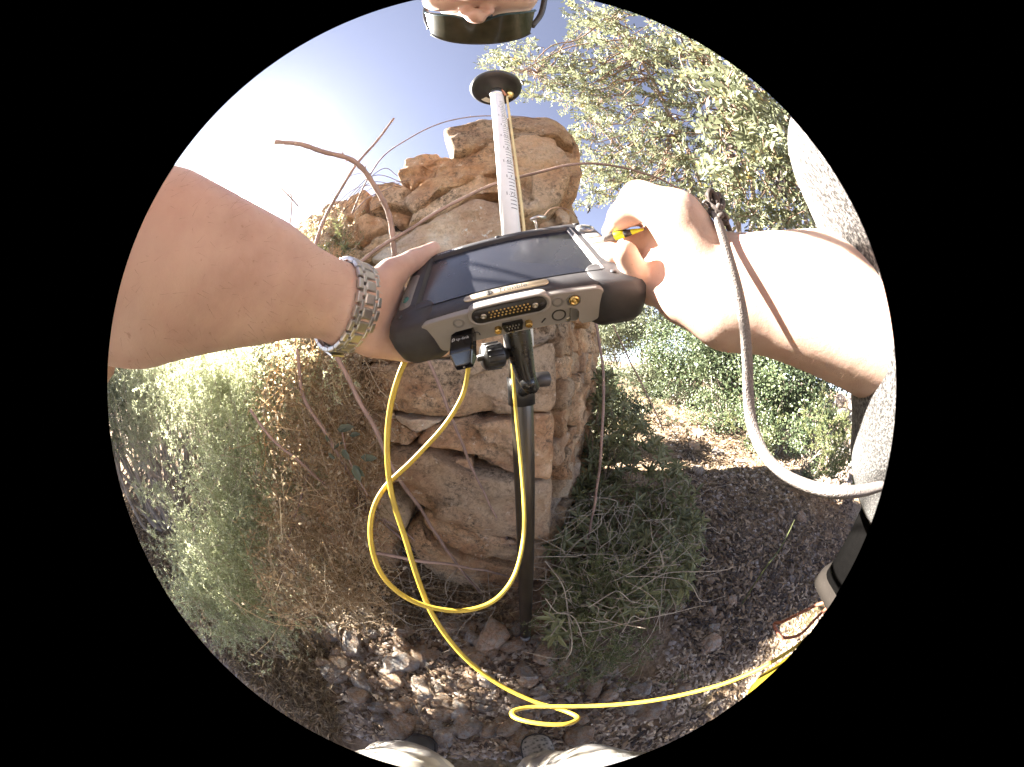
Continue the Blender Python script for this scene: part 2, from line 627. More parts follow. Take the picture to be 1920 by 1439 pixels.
FRONT = [
    # upper courses
    ([(829, 255), (840, 246), (880, 241), (931, 233), (965, 231), (1043, 238), (1064, 258), (1072, 285), (1040, 276), (967, 274), (935, 282), (897, 293), (862, 306), (852, 285)], .07, .05, .40, M_STONE),
    ([(1040, 250), (1066, 262), (1082, 285), (1088, 340), (1080, 370), (1058, 398), (1040, 392), (1040, 330), (1030, 290)], .02, .05, .40, M_STONE),
    ([(967, 273), (1037, 277), (1047, 293), (1062, 323), (1067, 337), (1063, 363), (1047, 390), (1013, 412), (985, 421), (950, 412), (938, 380), (938, 330), (943, 284)], .09, .07, .40, M_STONE),
    ([(864, 306), (897, 294), (938, 282), (942, 333), (911, 342), (866, 360), (821, 373), (805, 391), (783, 407), (774, 400), (761, 378), (788, 358), (808, 353), (828, 326), (848, 317)], .04, .06, .40, M_STONE),
    ([(767, 309), (794, 297), (819, 294), (830, 304), (861, 307), (848, 317), (828, 326), (808, 352), (776, 362), (772, 353), (754, 352), (754, 340), (763, 326)], -.03, .05, .35, M_STONE),
    ([(942, 335), (947, 382), (900, 380), (850, 405), (799, 432), (774, 443), (772, 436), (779, 411), (805, 395), (866, 366), (900, 344)], .02, .05, .35, M_STONE),
    ([(945, 384), (985, 424), (990, 480), (900, 520), (821, 530), (754, 500), (707, 497), (709, 487), (743, 469), (794, 438), (821, 422), (855, 409), (897, 383)], .03, .05, .35, M_STONE_W),
    ([(1000, 415), (1048, 394), (1062, 410), (1060, 460), (1060, 520), (990, 530), (988, 470)], .0, .05, .30, M_STONE_W),
    ([(700, 355), (732, 351), (773, 360), (772, 364), (761, 378), (774, 402), (743, 393), (725, 395), (702, 407), (698, 387), (711, 373)], -.02, .05, .35, M_STONE),
    ([(727, 400), (754, 395), (774, 407), (772, 427), (754, 431), (734, 416)], -.08, .04, .25, M_STONE),
    ([(676, 423), (705, 409), (727, 416), (732, 432), (727, 438), (687, 467), (669, 463), (644, 458), (664, 443)], .0, .05, .30, M_STONE),
    ([(687, 474), (709, 454), (754, 438), (773, 445), (743, 465), (709, 483), (678, 501), (673, 499)], .0, .04, .30, M_STONE),
    ([(649, 488), (655, 474), (669, 467), (685, 474), (673, 494), (664, 501)], -.01, .03, .25, M_STONE),
    ([(664, 376), (692, 362), (700, 374), (696, 387), (700, 405), (676, 420), (655, 410)], -.06, .05, .30, M_STONE),
    ([(610, 400), (640, 378), (662, 380), (655, 408), (668, 424), (640, 452), (612, 440)], -.10, .05, .30, M_STONE),
    ([(560, 440), (580, 415), (610, 404), (612, 440), (636, 456), (600, 480), (566, 470)], -.14, .05, .30, M_STONE),
    ([(600, 484), (640, 460), (652, 474), (648, 500), (620, 520), (596, 505)], -.08, .05, .30, M_STONE),
    # hidden course behind the tablet and the hand
    ([(676, 506), (705, 500), (752, 503), (818, 534), (815, 600), (700, 600), (668, 545)], .01, .05, .28, M_STONE),
    ([(818, 534), (900, 524), (940, 516), (945, 600), (818, 600)], .02, .05, .28, M_STONE),
    ([(944, 520), (1040, 530), (1042, 600), (946, 600)], .02, .05, .28, M_STONE_P),
    ([(640, 604), (700, 604), (720, 640), (696, 676), (650, 680), (630, 640)], -.01, .05, .28, M_STONE_P),
    ([(704, 604), (860, 604), (858, 668), (809, 670), (698, 680), (722, 640)], .02, .04, .28, M_STONE),
    # lower courses
    ([(696, 682), (809, 673), (862, 672), (962, 661), (1036, 640), (1038, 765), (956, 771), (852, 784), (790, 779), (734, 771), (685, 765), (684, 752), (696, 718)], .03, .045, .30, M_STONE),
    ([(864, 604), (1040, 604), (1038, 637), (962, 657), (866, 668)], .01, .04, .30, M_STONE),
    ([(734, 774), (790, 781), (834, 786), (806, 802), (784, 807), (756, 793)], .01, .025, .22, M_STONE_W),
    ([(687, 774), (724, 772), (756, 795), (784, 809), (790, 815), (771, 827), (743, 827), (699, 815), (690, 796)], .0, .03, .25, M_STONE),
    ([(799, 808), (852, 789), (962, 775), (1038, 768), (1034, 892), (971, 884), (931, 871), (881, 856), (812, 837), (782, 832)], .03, .04, .30, M_STONE),
    ([(834, 865), (846, 856), (881, 856), (887, 871), (874, 882), (843, 873)], .0, .02, .2, M_STONE_P),
    ([(727, 840), (812, 843), (881, 886), (971, 890), (1033, 898), (1028, 1015), (977, 1006), (931, 993), (868, 977), (815, 953), (784, 937), (752, 906), (734, 877)], .03, .045, .32, M_STONE),
    ([(796, 956), (821, 959), (868, 980), (937, 999), (974, 1029), (971, 1049), (884, 1037), (827, 1009), (806, 987), (796, 974)], .02, .035, .28, M_STONE),
    ([(887, 993), (946, 1002), (971, 1019), (959, 1027), (909, 1012)], .045, .02, .1, M_STONE_P),
    ([(696, 912), (740, 927), (765, 952), (768, 981), (759, 990), (727, 977), (715, 956)], .0, .03, .25, M_STONE),
    ([(765, 992), (784, 981), (806, 1002), (840, 1031), (887, 1046), (974, 1062), (974, 1095), (852, 1110), (806, 1070), (777, 1030)], .03, .04, .30, M_STONE),
    ([(674, 890), (715, 912), (709, 937), (687, 931), (677, 909)], -.02, .03, .25, M_STONE),
    ([(665, 806), (687, 803), (702, 818), (727, 843), (727, 875), (702, 877), (674, 859)], -.03, .03, .25, M_STONE),
    ([(640, 690), (682, 690), (682, 760), (684, 800), (655, 800), (636, 750)], -.04, .04, .25, M_STONE_P),
    ([(976, 1018), (1028, 1022), (1028, 1084), (978, 1080)], .02, .03, .3, M_STONE),
]
for px, dy, bu, de, mt in FRONT:
    wall_stone(px, dy, bu, de, mt)


def super_outline(w_, h_, n=14, e=3.2, jit=.10):
    out = []
    for a in np.linspace(0, 2 * math.pi, n, endpoint=False):
        c, s = math.cos(a), math.sin(a)
        k = 1 + random.uniform(-jit, jit)
        out.append((w_ / 2 * math.copysign(abs(c) ** (2 / e), c) * k, h_ / 2 * math.copysign(abs(s) ** (2 / e), s) * k))
    return np.array(out)


def course_stones(A, B, z0, z1, hmin, hmax, lmin, lmax, m, skip=None, n=22, parent=None, off=(0, 0, 0), name='stone', top=None, bulge=.035, rough=.009):
    """Rows of small stones on the upright plane over A->B (xy)."""
    global STN
    A = np.array(A, float); B = np.array(B, float); L = np.linalg.norm(B - A); u = (B - A) / L
    nrm = np.array([u[1], -u[0]])
    z = z0
    while z < z1:
        h = random.uniform(hmin, hmax); s = -random.uniform(0, lmin)
        while s < L:
            l = random.uniform(lmin, lmax); cs, cz = s + l / 2, z + h / 2 + random.uniform(-.01, .01)
            s += l
            if cs < 0.02 or cs > L: continue
            if top is not None and cz > top(cs / L): continue
            p = A + u * cs
            if skip is not None and skip(p[0], p[1], cz): continue
            STN += 1
            o = super_outline(l * 1.04, h * 1.10, 12, random.uniform(2.6, 6), .16)
            V, F = stone_mesh(o, random.uniform(.4, 1.2) * bulge, .18, n, rough, STN)
            pr = random.uniform(-.03, .025)
            W = np.c_[p[0] + V[:, 0] * u[0] - (V[:, 1] - pr) * nrm[0], p[1] + V[:, 0] * u[1] - (V[:, 1] - pr) * nrm[1], cz + V[:, 2]]
            obj(name, W, [f[::-1] for f in F], random.choice(m), parent, True, off)
        z += h


course_stones((.215, .86), (.86, 2.12), 0, 1.85, .07, .17, .09, .26, [M_STONE_S, M_STONE_S, M_STONE_P], parent=wall, off=(.2, .83, 0))
course_stones((-1.75, .93), (-.66, .86), 0, 1.72, .12, .24, .16, .40, [M_STONE], parent=wall, off=(.2, .83, 0), skip=lambda x, y, z: z > 1.35 and x > -.9)
# the earth and rubble core the stones are bedded in
pts = [(-1.8, 0), (.16, 0), (.15, 1.0), (.16, 1.75), (.02, 2.02), (-.2, 2.0), (-.45, 1.86), (-.75, 1.78), (-1.2, 1.66), (-1.8, 1.4)]
mb = MB(); k = len(pts)
mb.add([(x, .925, z) for x, z in pts] + [(x + .1, 1.6, z * .97) for x, z in pts],
       [tuple(range(k)), tuple(range(2 * k - 1, k - 1, -1))] + [(i, i + k, (i + 1) % k + k, (i + 1) % k) for i in range(k)])
A, B = np.array((.17, .95)), np.array((.80, 2.14)); nn = np.array((-.88, .47)) * .45
mb.add([(*A, 0), (*B, 0), (*(B + nn), 0), (*(A + nn), 0), (*A, 1.75), (*B, 1.72), (*(B + nn), 1.72), (*(A + nn), 1.75)],
       [(0, 1, 2, 3), (7, 6, 5, 4), (0, 4, 5, 1), (1, 5, 6, 2), (2, 6, 7, 3), (3, 7, 4, 0)])
mb.build('rubble_core', M_CORE, wall, False, (.2, .83, 0))

# ------------------------------------------------------------------ stones and litter on the ground
PEB = []
for i in range(10):
    o = super_outline(1, random.uniform(.5, .85), 9, random.uniform(2.4, 4), .24)
    P = resample(o, 14); rings = []
    for tt, zz in ((.35, -.22), (.06, -.12), (0, .02), (.12, .16), (.35, .25), (.7, .29)):
        rings.append(np.c_[P * (1 - tt), np.full(14, zz * random.uniform(.85, 1.2))])
    Vp, Fp = loft(rings)
    def facet(v, i=i):
        q = Vector(v) * 2.3 + Vector((i * 3.1, 0, 0)); pt = noise.voronoi(q)[1][0]; fd = noise.noise_vector(pt * 6.7)
        return np.array(fd.normalized()) * max(-.2, min(.2, (q - pt).dot(fd) * .22))
    Vp = np.array([np.array(v) + facet(v) + np.array(noise.noise_vector(Vector(v) * 2.1 + Vector((i * 9, 0, 0)))) * .10 + np.array(noise.noise_vector(Vector(v) * 6 + Vector((i * 5, 0, 0)))) * .035 for v in Vp])
    PEB.append((Vp, Fp))
M_PEB = m_stone('rubble_limestone', (1.12, 1.10, 1.10), 2.0)
M_PEB_G = m_stone('grey_limestone', (1.0, 1.12, 1.30), 2.0)
PEBM = [mesh(v, f, M_PEB if i % 3 else M_PEB_G, False, 'rubble_stone') for i, (v, f) in enumerate(PEB)]


def place_stone(p, s, name='rubble_stone', label=None, group=None, i=None, flat=1.0):
    o = link(name, PEBM[random.randrange(10) if i is None else i])
    o.location = (p[0], p[1], p[2] + s * .12)
    o.rotation_euler = (random.uniform(-.25, .25), random.uniform(-.25, .25), random.uniform(0, 6.28))
    o.scale = (s, s, s * flat)
    return tag(o, label or 'loose limestone rubble stone lying among gravel at the wall foot', 'stone', group or 'rubble stones strewn on the ground')


for px, py, s, i, lb in [
    (664, 1212, .16, 0, 'large pitted grey stone left of the big flat stone on the rubble ground'),
    (752, 1245, .19, 3, 'big flat grey stone in the middle of the rubble left of the cable'),
    (625, 1262, .14, 6, 'smooth pale grey stone at the far left edge of the rubble'),
    (640, 1240, .13, 1, 'brownish tilted stone touching the smooth pale grey stone'),
    (785, 1285, .10, 9, 'long pale stone just below the big flat stone'),
    (800, 1305, .11, 2, 'grey oval stone above the brown pair of stones'),
    (838, 1335, .13, 4, 'reddish brown rounded stone in front of the left shoe'),
    (870, 1345, .10, 5, 'brown stone touching the reddish rounded stone near the shoes'),
    (925, 1195, .20, 7, 'large dark grey rock at the wall foot left of the pole tip'),
    (1025, 1222, .16, 8, 'sunlit pale stone right of the pole tip'),
    (1330, 1205, .13, 1, 'pale pointed slab stone right of the wispy ground plant'),
    (1370, 1130, .10, 2, 'rounded pinkish stone among dark pods on the right'),
    (1310, 815, .22, 0, 'flat tan stone half buried in the path, farthest of the path stones'),
    (1300, 838, .24, 4, 'larger flat stone across the middle of the path'),
    (1345, 850, .20, 6, 'pale stone at the right side of the path'),
    (1310, 885, .22, 3, 'brown stone at the near left side of the path'),
    (1488, 905, .17, 0, 'bright white stone lying in sun near the grey lanyard'),
    (1500, 972, .16, 5, 'pale angular stone by the shirt edge on the dark pod litter'),
]:
    gp = ground_at(px, py)
    place_stone(gp, s, 'stone', lb, 'distinct stones on the ground', i, .8)
pl = [(570, 1150), (700, 1140), (860, 1150), (1000, 1180), (1200, 1280), (1300, 1270), (1250, 1330), (1080, 1385), (960, 1400), (780, 1390), (640, 1330), (560, 1260)]
pr_ = [(1270, 900), (1400, 870), (1540, 960), (1530, 1100), (1450, 1200), (1330, 1270), (1250, 1240), (1280, 1100)]
for poly, cnt, lo, hi in ((pl, 215, .040, .125), (pr_, 66, .03, .09)):
    for q in sample_poly(poly, cnt):
        gp = ground_at(*q)
        s = lo + (hi - lo) * random.random() ** 2.2
        x_, y_ = q
        if poly is pl:
            zn = ('under the dry thicket at the left of the rubble' if y_ < 1230 else 'at the left end of the rubble beside the straw') if x_ < 720 else \
                ('between the dry thicket and the hanging cable' if y_ < 1230 else 'in front of the left shoe') if x_ < 880 else \
                ('around the tip of the survey pole' if y_ < 1250 else 'around the coil of yellow cable') if x_ < 1040 else 'by the wispy plant right of the pole tip'
        else: zn = 'among the dark pods beside the whorled shrub' if x_ < 1400 else 'on the pod litter near the shirt edge'
        place_stone(gp, s * (1 if poly is pl else 1.1), 'rubble_stone', ('small' if s < .06 else 'middle-sized' if s < .09 else 'large') + ' loose limestone stone ' + zn)
# gravel
GV, GF = PEB[2]
tri = np.array([t for f in GF for t in ([f] if len(f) == 3 else [(f[0], f[i], f[i + 1]) for i in range(1, len(f) - 1)])])
lowv = np.array([(-.5, -.3, 0), (.4, -.4, 0), (.55, .2, 0), (0, .45, 0), (-.45, .25, 0), (-.25, -.12, .28), (.25, -.15, .3), (.1, .2, .26)])
lowf = np.array([(0, 1, 6), (0, 6, 5), (1, 2, 6), (2, 7, 6), (2, 3, 7), (3, 4, 7), (4, 5, 7), (4, 0, 5), (5, 6, 7)])
gpts = []
for poly, cnt in (([(600, 1310), (900, 1330), (1250, 1310), (1150, 1400), (960, 1425), (760, 1420), (640, 1370)], 2600), ([(900, 1400), (1100, 1395), (1300, 1345), (1450, 1235), (1560, 1130), (1600, 1060), (1625, 1170), (1500, 1300), (1350, 1400), (1100, 1436)], 1800), (pl, 4200), (pr_, 2300), ([(330, 1100), (560, 1150), (660, 1400), (400, 1240)], 900), ([(1180, 720), (1450, 780), (1560, 900), (1300, 900)], 1200)):
    for q in sample_poly(poly, cnt):
        gp = ground_at(*q)
        if gp is not None: gpts.append(gp)
gpts = np.array(gpts); m = len(gpts)
dist = np.linalg.norm(gpts[:, :2], axis=1)
D = np.c_[RNG.normal(size=(m, 2)), np.zeros(m)]
Rm = rand_frames(D, (0, 0, 1), .25)
V, F = scatter(lowv, lowf, gpts, Rm, RNG.uniform(.008, .030, m) * (1 + .35 * dist))
t = NT('gravel'); gg = t.n('ShaderNodeNewGeometry')
t.set(t.ramp(gg.outputs['Random Per Island'], [(0, (.13, .10, .08)), (.35, (.25, .20, .165)), (.7, (.36, .305, .26)), (1, (.48, .43, .38))]), .9, 0., .2, t.bump(t.noise(t.coord(), 120, 4), .5, .004))
tag(obj('gravel', V, F, t.m, None, False), 'small angular limestone gravel on the soil', kind='stuff')

# dead leaves, carob pods and chips
CURL_V = np.array([(-.5, 0, 0), (.5, 0, 0), (-.55, .35, .18), (.45, .3, .12), (-.5, .7, .16), (.5, .65, .24), (-.2, 1, .02), (.2, 1, 0)]) * np.array((.34, 1, 1))
CURL_F = np.array([(0, 1, 3, 2), (2, 3, 5, 4), (4, 5, 7, 6)])


def litter(name, label, spots, smin_, smax_, stops, widx=1.0, up=.0, rough=.7):
    P = []
    for poly, cnt in spots:
        for q in sample_poly(poly, cnt):
            gp = ground_at(*q)
            if gp is not None: P.append(gp)
    P = np.array(P); m = len(P)
    P[:, 2] += RNG.uniform(.002, .02, m)
    D = np.c_[RNG.normal(size=(m, 2)), RNG.normal(size=m) * .18 + up]
    s = RNG.uniform(smin_, smax_, m) * (1 + .18 * np.linalg.norm(P[:, :2], axis=1))
    V, F = scatter(CURL_V, CURL_F, P, rand_frames(D, (0, 0, 1), .45), np.c_[s * widx, s, s])
    return tag(obj(name, V, F, leafy(name, stops, .12, rough)), label, kind='stuff')


edge_ = [(900, 1400), (1100, 1395), (1300, 1345), (1450, 1235), (1560, 1130), (1600, 1060), (1625, 1170), (1500, 1300), (1350, 1400), (1100, 1436)]
right = [(1270, 800), (1330, 790), (1470, 880), (1600, 940), (1600, 1060), (1540, 1120), (1450, 1190), (1330, 1260), (1270, 1180), (1300, 1000)]
litter('dark_pod_litter', 'dark fallen pods and dead leaves on the path', [(right, 7500), (edge_, 1100), ([(1200, 730), (1330, 760), (1420, 850), (1290, 900)], 1500), (pl, 160)], .016, .055,
       [(0, (.035, .026, .022)), (.35, (.085, .058, .04)), (.7, (.18, .125, .078)), (1, (.34, .25, .165))], .75)
litter('pale_leaf_litter', 'pale dry leaf chips lying in the sun', [(edge_, 2400), ([(640, 1340), (900, 1360), (1250, 1320), (1150, 1400), (960, 1425), (760, 1420)], 700), ([(1380, 800), (1480, 790), (1600, 880), (1590, 940), (1500, 920), (1420, 860)], 2600), ([(1250, 1240), (1420, 1130), (1560, 1060), (1500, 1200), (1300, 1330), (1060, 1400)], 2000)], .010, .030,
       [(0, (.20, .14, .09)), (.5, (.36, .27, .19)), (1, (.50, .42, .32))])
litter('straw_litter', 'fine dry straw and twigs on the ground', [([(330, 1080), (470, 1100), (590, 1180), (640, 1390), (600, 1380), (430, 1240)], 9500), ([(560, 1090), (900, 1100), (960, 1150), (800, 1180), (600, 1180)], 2600), (pl, 350), ([(230, 960), (330, 1000), (420, 1200), (300, 1100)], 4500)], .03, .10,
       [(0, (.13, .09, .055)), (.5, (.30, .215, .13)), (1, (.46, .36, .24))], .075, .12)
litter('dead_leaf_litter', 'brown dead leaves between the rubble stones', [(pl, 1500)], .015, .045,
       [(0, (.05, .036, .028)), (.6, (.16, .10, .065)), (1, (.30, .21, .14))])

# ------------------------------------------------------------------ plants
M_BARK = plain('grey_bark', (.24, .205, .17), .9, var=.35, vs=14, bump=.7, bs=60, bd=.01)
M_TWIG = plain('brown_twig', (.19, .125, .085), .85, var=.3, vs=25, bump=.4, bs=120, bd=.003)
M_BRAMBLE = plain('bramble_bark', (.23, .155, .125), .75, var=.3, vs=16, bump=.4, bs=90, bd=.002)
M_THORN = plain('thorn', (.30, .20, .13), .6)
M_STRAW = leafy('dry_straw', [(0, (.34, .235, .135)), (.5, (.62, .465, .285)), (.85, (.76, .63, .44)), (1, (.80, .72, .56))], .68, .7)
M_FEATHER = leafy('feathery_green', [(0, (.28, .31, .17)), (.5, (.48, .51, .32)), (.85, (.62, .64, .45)), (1, (.70, .70, .54))], .7, .6)
M_CAROB = leafy('carob_leaf', [(0, (.075, .085, .05)), (.4, (.135, .15, .088)), (.8, (.22, .235, .15)), (.97, (.24, .24, .12)), (1, (.30, .22, .06))], .38, .33, .6)
M_MASTIC = leafy('mastic_leaf', [(0, (.04, .06, .03)), (.5, (.075, .10, .05)), (.85, (.12, .15, .075)), (1, (.20, .22, .12))], .3, .38, .55)
M_OLIVE = leafy('olive_leaf', [(0, (.07, .085, .05)), (.5, (.13, .145, .09)), (1, (.24, .25, .16))], .35, .5)
M_MADDER = leafy('madder_leaf', [(0, (.13, .14, .065)), (.5, (.25, .26, .125)), (.9, (.34, .345, .20)), (1, (.3, .28, .16))], .45, .42, .5)
M_GROUNDCOVER = leafy('wispy_green', [(0, (.07, .09, .035)), (.6, (.13, .15, .06)), (1, (.24, .23, .11))], .4, .6)
M_POD = plain('carob_pod', (.035, .022, .018), .5, var=.3)
M_STEMDRY = plain('dry_stem', (.36, .30, .23), .8, var=.3)


def tubes(specs, sides=5):
    mb = MB()
    for P, r in specs: mb.tube(P, r, sides, False)
    return mb


def wander(a, b, sag=.0, jit=.05, k=5, n=4):
    a, b = np.asarray(a, float), np.asarray(b, float)
    L = np.linalg.norm(b - a)
    P = [a] + [a + (b - a) * t + RNG.normal(size=3) * jit * L + np.array([0, 0, sag * L * 4 * t * (1 - t)]) for t in np.linspace(0, 1, n + 1)[1:-1]] + [b]
    return spline(P, k)


def leaf_parts(name, parent, m, pos, Rm, sc, off, tv=LEAF_V, tf=LEAF_F):
    """Each of these leaves is a part of its own; they share one mesh."""
    me = mesh(tv, tf, m, True, name)
    for p, r, s in zip(pos, Rm, sc):
        o = link(name, me, parent)
        s3 = (s,) * 3 if np.isscalar(s) else s
        M = Matrix([[r[i][j] * s3[j] for j in range(3)] + [p[i] - off[i]] for i in range(3)] + [[0, 0, 0, 1]])
        o.matrix_local = M


def split_leaves(n_parts, name, stuff_name, parent, m, pos, Rm, sc, off, tv=LEAF_V, tf=LEAF_F, label=None):
    s1 = sc if sc.ndim == 1 else sc[:, 1]
    app = s1 / np.linalg.norm(pos - _C, axis=1)
    pp = proj(pos); inside = np.hypot(pp[:, 0] - CX, pp[:, 1] - CY) < RAD * .985
    app = np.where(inside, app, 0)
    order = np.argsort(-app)
    a, b = order[:n_parts], order[n_parts:]
    leaf_parts(name, parent, m, pos[a], Rm[a], sc[a], off, tv, tf)
    if len(b):
        V, F = scatter(tv, tf, pos[b], Rm[b], sc[b])
        o = obj(stuff_name, V, F, m, parent, True, off)
        o['kind'] = 'stuff'


# ---- the carob tree on the right
TB = np.array((4.9, 3.9, 0.1))
carob = thing('carob_tree', 'carob tree with grey twisted limbs, glossy oval leaves and dark pods overhanging on the right', 'tree', TB)
lim_px = [((1320, 120), 2.0), ((1180, 110), 2.6), ((1010, 140), 3.2), ((1120, 200), 3.2), ((1230, 230), 2.8), ((1100, 330), 4.0), ((1400, 240), 2.2), ((1450, 300), 2.2), ((1280, 330), 3.4), ((1180, 380), 4.2), ((1340, 360), 3.0), ((1150, 40), 2.3), ((1480, 380), 2.6)]
fork = TB + np.array((-.5, -.3, 1.1))
mb = MB(); mb.tube(spline([TB, TB + (.03, .05, .35), fork], 6), np.linspace(.17, .12, 13), 10)
mb.build('trunk', M_BARK, carob, True, TB)
limbs = []
for (q, d) in lim_px:
    e = at(*q, d)
    st = fork + RNG.normal(size=3) * .04
    mid = st * .55 + e * .45 + np.array((.15, .1, .25)) + RNG.normal(size=3) * .14
    P = spline([st, st * .8 + mid * .2 + RNG.normal(size=3) * .1, mid, mid * .4 + e * .6 + RNG.normal(size=3) * .10, e], 7)
    r = np.linspace(.062, .008, len(P))
    limbs.append((P, r))
    MB().tube(P, r, 8).build('limb', M_BARK, carob, True, TB)
# bare twisted stems seen behind the right hand
bare = MB()
for px0, px1, d in [((1380, 470), (1330, 330), 2.6), ((1420, 470), (1470, 300), 2.4), ((1500, 460), (1440, 350), 2.3), ((1330, 460), (1290, 350), 2.8), ((1450, 470), (1540, 380), 2.2), ((1280, 450), (1340, 380), 2.9), ((1400, 480), (1400, 340), 2.5), ((1360, 460), (1500, 420), 2.5), ((1520, 470), (1500, 330), 2.1)]:
    bare.tube(wander(at(*px0, d), at(*px1, d * .95), 0, .10, 5, 5), np.linspace(.02, .007, 26), 6)
bare.build('bare_stem', M_BARK, carob, True, TB)
LP = np.concatenate([p[8:] for p, r in limbs])
crown_poly = [(905, 128), (960, 95), (1000, 80), (1060, 92), (1075, 30), (1090, 8), (1180, 10), (1260, 45), (1370, 125), (1450, 195), (1505, 250), (1530, 330), (1545, 440), (1440, 430), (1330, 400), (1240, 370), (1160, 400), (1100, 410), (1085, 350), (1080, 290), (1060, 225), (1000, 185), (930, 165)]
seeds = sample_poly(crown_poly, 500)
twigs = MB(); lp = []; lr = []; ls = []; pods = []
for q in seeds:
    edge = np.clip((q[0] - 1050) / 450, 0, 1)
    d = RNG.uniform(2.1, 3.8) * (1 - .40 * edge)
    if q[0] > 1330 and RNG.random() < .3: d = RNG.uniform(1.05, 1.5)
    c = at(*q, d)
    near = LP[np.argmin(((LP - c) ** 2).sum(1))]
    dr = c - near; l = np.linalg.norm(dr)
    dr = dr / (l + 1e-9) * .6 + np.array((-.35, -.1, .25)) + RNG.normal(size=3) * .3
    dr /= np.linalg.norm(dr)
    L = RNG.uniform(.20, .38)
    a = c - dr * L * .5
    if l < 1.3: twigs.tube(wander(near, a, .05, .06, 3, 4), np.linspace(.007, .0035, 13), 4, False)
    tw = wander(a, c + dr * L * .5, 0, .04, 3, 4)
    twigs.tube(tw, np.linspace(.0035, .0015, len(tw)), 4, False)
    for t_ in np.linspace(.1, 1, 7):
        b = tw[int(t_ * (len(tw) - 1))]
        rd = dr + RNG.normal(size=3) * .75; rd /= np.linalg.norm(rd)
        rl = RNG.uniform(.07, .12); up = RNG.normal(size=3) + np.array((-.5, 0, .9))
        sd = np.cross(rd, up); sd /= np.linalg.norm(sd)
        for k in range(4):
            for sg in (-1, 1):
                p = b + rd * rl * (k + .6) / 4
                ld = rd * .55 + sd * sg + RNG.normal(size=3) * .15
                lp.append(p); lr.append(ld); ls.append((up / np.linalg.norm(up), RNG.uniform(.024, .040)))
    if RNG.random() < .14: pods.append((c, RNG.uniform(.07, .12)))
lp = np.array(lp); lr = np.array(lr); lr /= np.linalg.norm(lr, axis=1)[:, None]
ups = np.array([s[0] for s in ls]); s1 = np.array([s[1] for s in ls])
Z = ups + RNG.normal(size=ups.shape) * .3; Z -= lr * (Z * lr).sum(1)[:, None]; Z /= np.linalg.norm(Z, axis=1)[:, None]
Rm = np.stack([np.cross(lr, Z), lr, Z], 2)
split_leaves(300, 'leaflet', 'leaf_canopy', carob, M_CAROB, lp, Rm, np.c_[s1 * .48, s1, s1], TB)
twigs.build('twigs', M_TWIG, carob, True, TB)['kind'] = 'stuff'
pv, pf = tube(spline([(0, 0, 0), (.12, 0, -.3), (.1, 0, -.7), (-.1, 0, -1)], 4), [.02, .07, .1, .11, .11, .12, .12, .12, .11, .10, .09, .06, .02], 6)
pm = mesh(pv, pf, M_POD, True, 'pod')
for p, s in pods:
    o = link('pod', pm, carob); o.location = p - TB; o.scale = (s,) * 3; o.rotation_euler = (random.uniform(-.3, .3), random.uniform(-.3, .3), random.uniform(0, 6))


# ---- bushes and trees farther away
def bush(name, label, cat, base, h, r, n, leaf, m, clumps=26, group=None, trunk_h=.35, stems=3, squash=1.0, w_=.6):
    base = np.asarray(base, float)
    t_ = thing(name, label, cat, base, group)
    st = MB()
    cc = []
    for i in range(clumps):
        v = RNG.normal(size=3); v /= np.linalg.norm(v); v *= RNG.uniform(.35, 1) ** .5
        c = base + np.array((v[0] * r, v[1] * r * squash, h * (trunk_h + (1 - trunk_h) * .5) + v[2] * h * (1 - trunk_h) * .5))
        cc.append(c)
    for s in range(stems):
        b = base + np.array((RNG.normal() * .08 * r, RNG.normal() * .08 * r, -.05))
        for c in cc[s::stems][:5]:
            st.tube(wander(b, c, .05, .07, 3, 4), np.linspace(.014 * h ** .8, .003, 13), 5, False)
    st.build('trunk', M_BARK, t_, True, base)
    n = int(n * 2.1); per = n // clumps
    P = np.concatenate([c + RNG.normal(size=(per, 3)) * np.array((.24, .24, .17)) * r * RNG.uniform(.7, 1.2) for c in cc])
    P[:, 2] = np.maximum(P[:, 2], base[2] + .03)
    D = RNG.normal(size=(len(P), 3)) + np.array((0, 0, .25))
    s = RNG.uniform(.7, 1.25, len(P)) * leaf
    V, F = scatter(LEAF_V, LEAF_F, P, rand_frames(D, (-.5, 0, .8), .7), np.c_[s * w_, s, s])
    o = obj('crown', V, F, m, t_, True, base); o['kind'] = 'stuff'
    return t_


def gbase(px, py, d):
    p = at(px, py, d); return np.array((p[0], p[1], gz(p[0], p[1])))


bush('mastic_bush', 'bright-leaved mastic bush at the far right bend of the path', 'bush', gbase(1290, 680, 6.0), 1.9, 1.0, 5200, .060, M_MASTIC, 34)
bush('mastic_bush', 'dense mastic bush below the right forearm beside the path', 'bush', gbase(1375, 690, 4.9), 1.75, .85, 5200, .055, M_MASTIC, 34)
bush('mastic_bush', 'tall shaded mastic bush right of the forearm shadow, before the stacked stones', 'bush', gbase(1480, 700, 4.2), 1.6, .75, 5000, .05, M_MASTIC, 30)
bush('mastic_bush', 'small pale silvery bush in front of the mastic hedge', 'bush', gbase(1445, 770, 3.9), .5, .3, 1300, .045, M_FEATHER, 12, trunk_h=.1, w_=.4)
bush('olive_bush', 'dark leafy bush straight behind the wall end at the head of the path', 'bush', gbase(1145, 640, 8.5), 2.6, 1.2, 5200, .075, M_OLIVE, 34)
bush('olive_bush', 'dark bush hugging the left side of the path bend', 'bush', gbase(1215, 690, 7.0), .8, .7, 2500, .06, M_OLIVE, 18, trunk_h=.1)
bush('olive_bush', 'dark leafy bush growing tight against the far end of the wall side', 'bush', gbase(1118, 730, 3.0), 1.25, .30, 1700, .038, M_OLIVE, 22, trunk_h=.05)
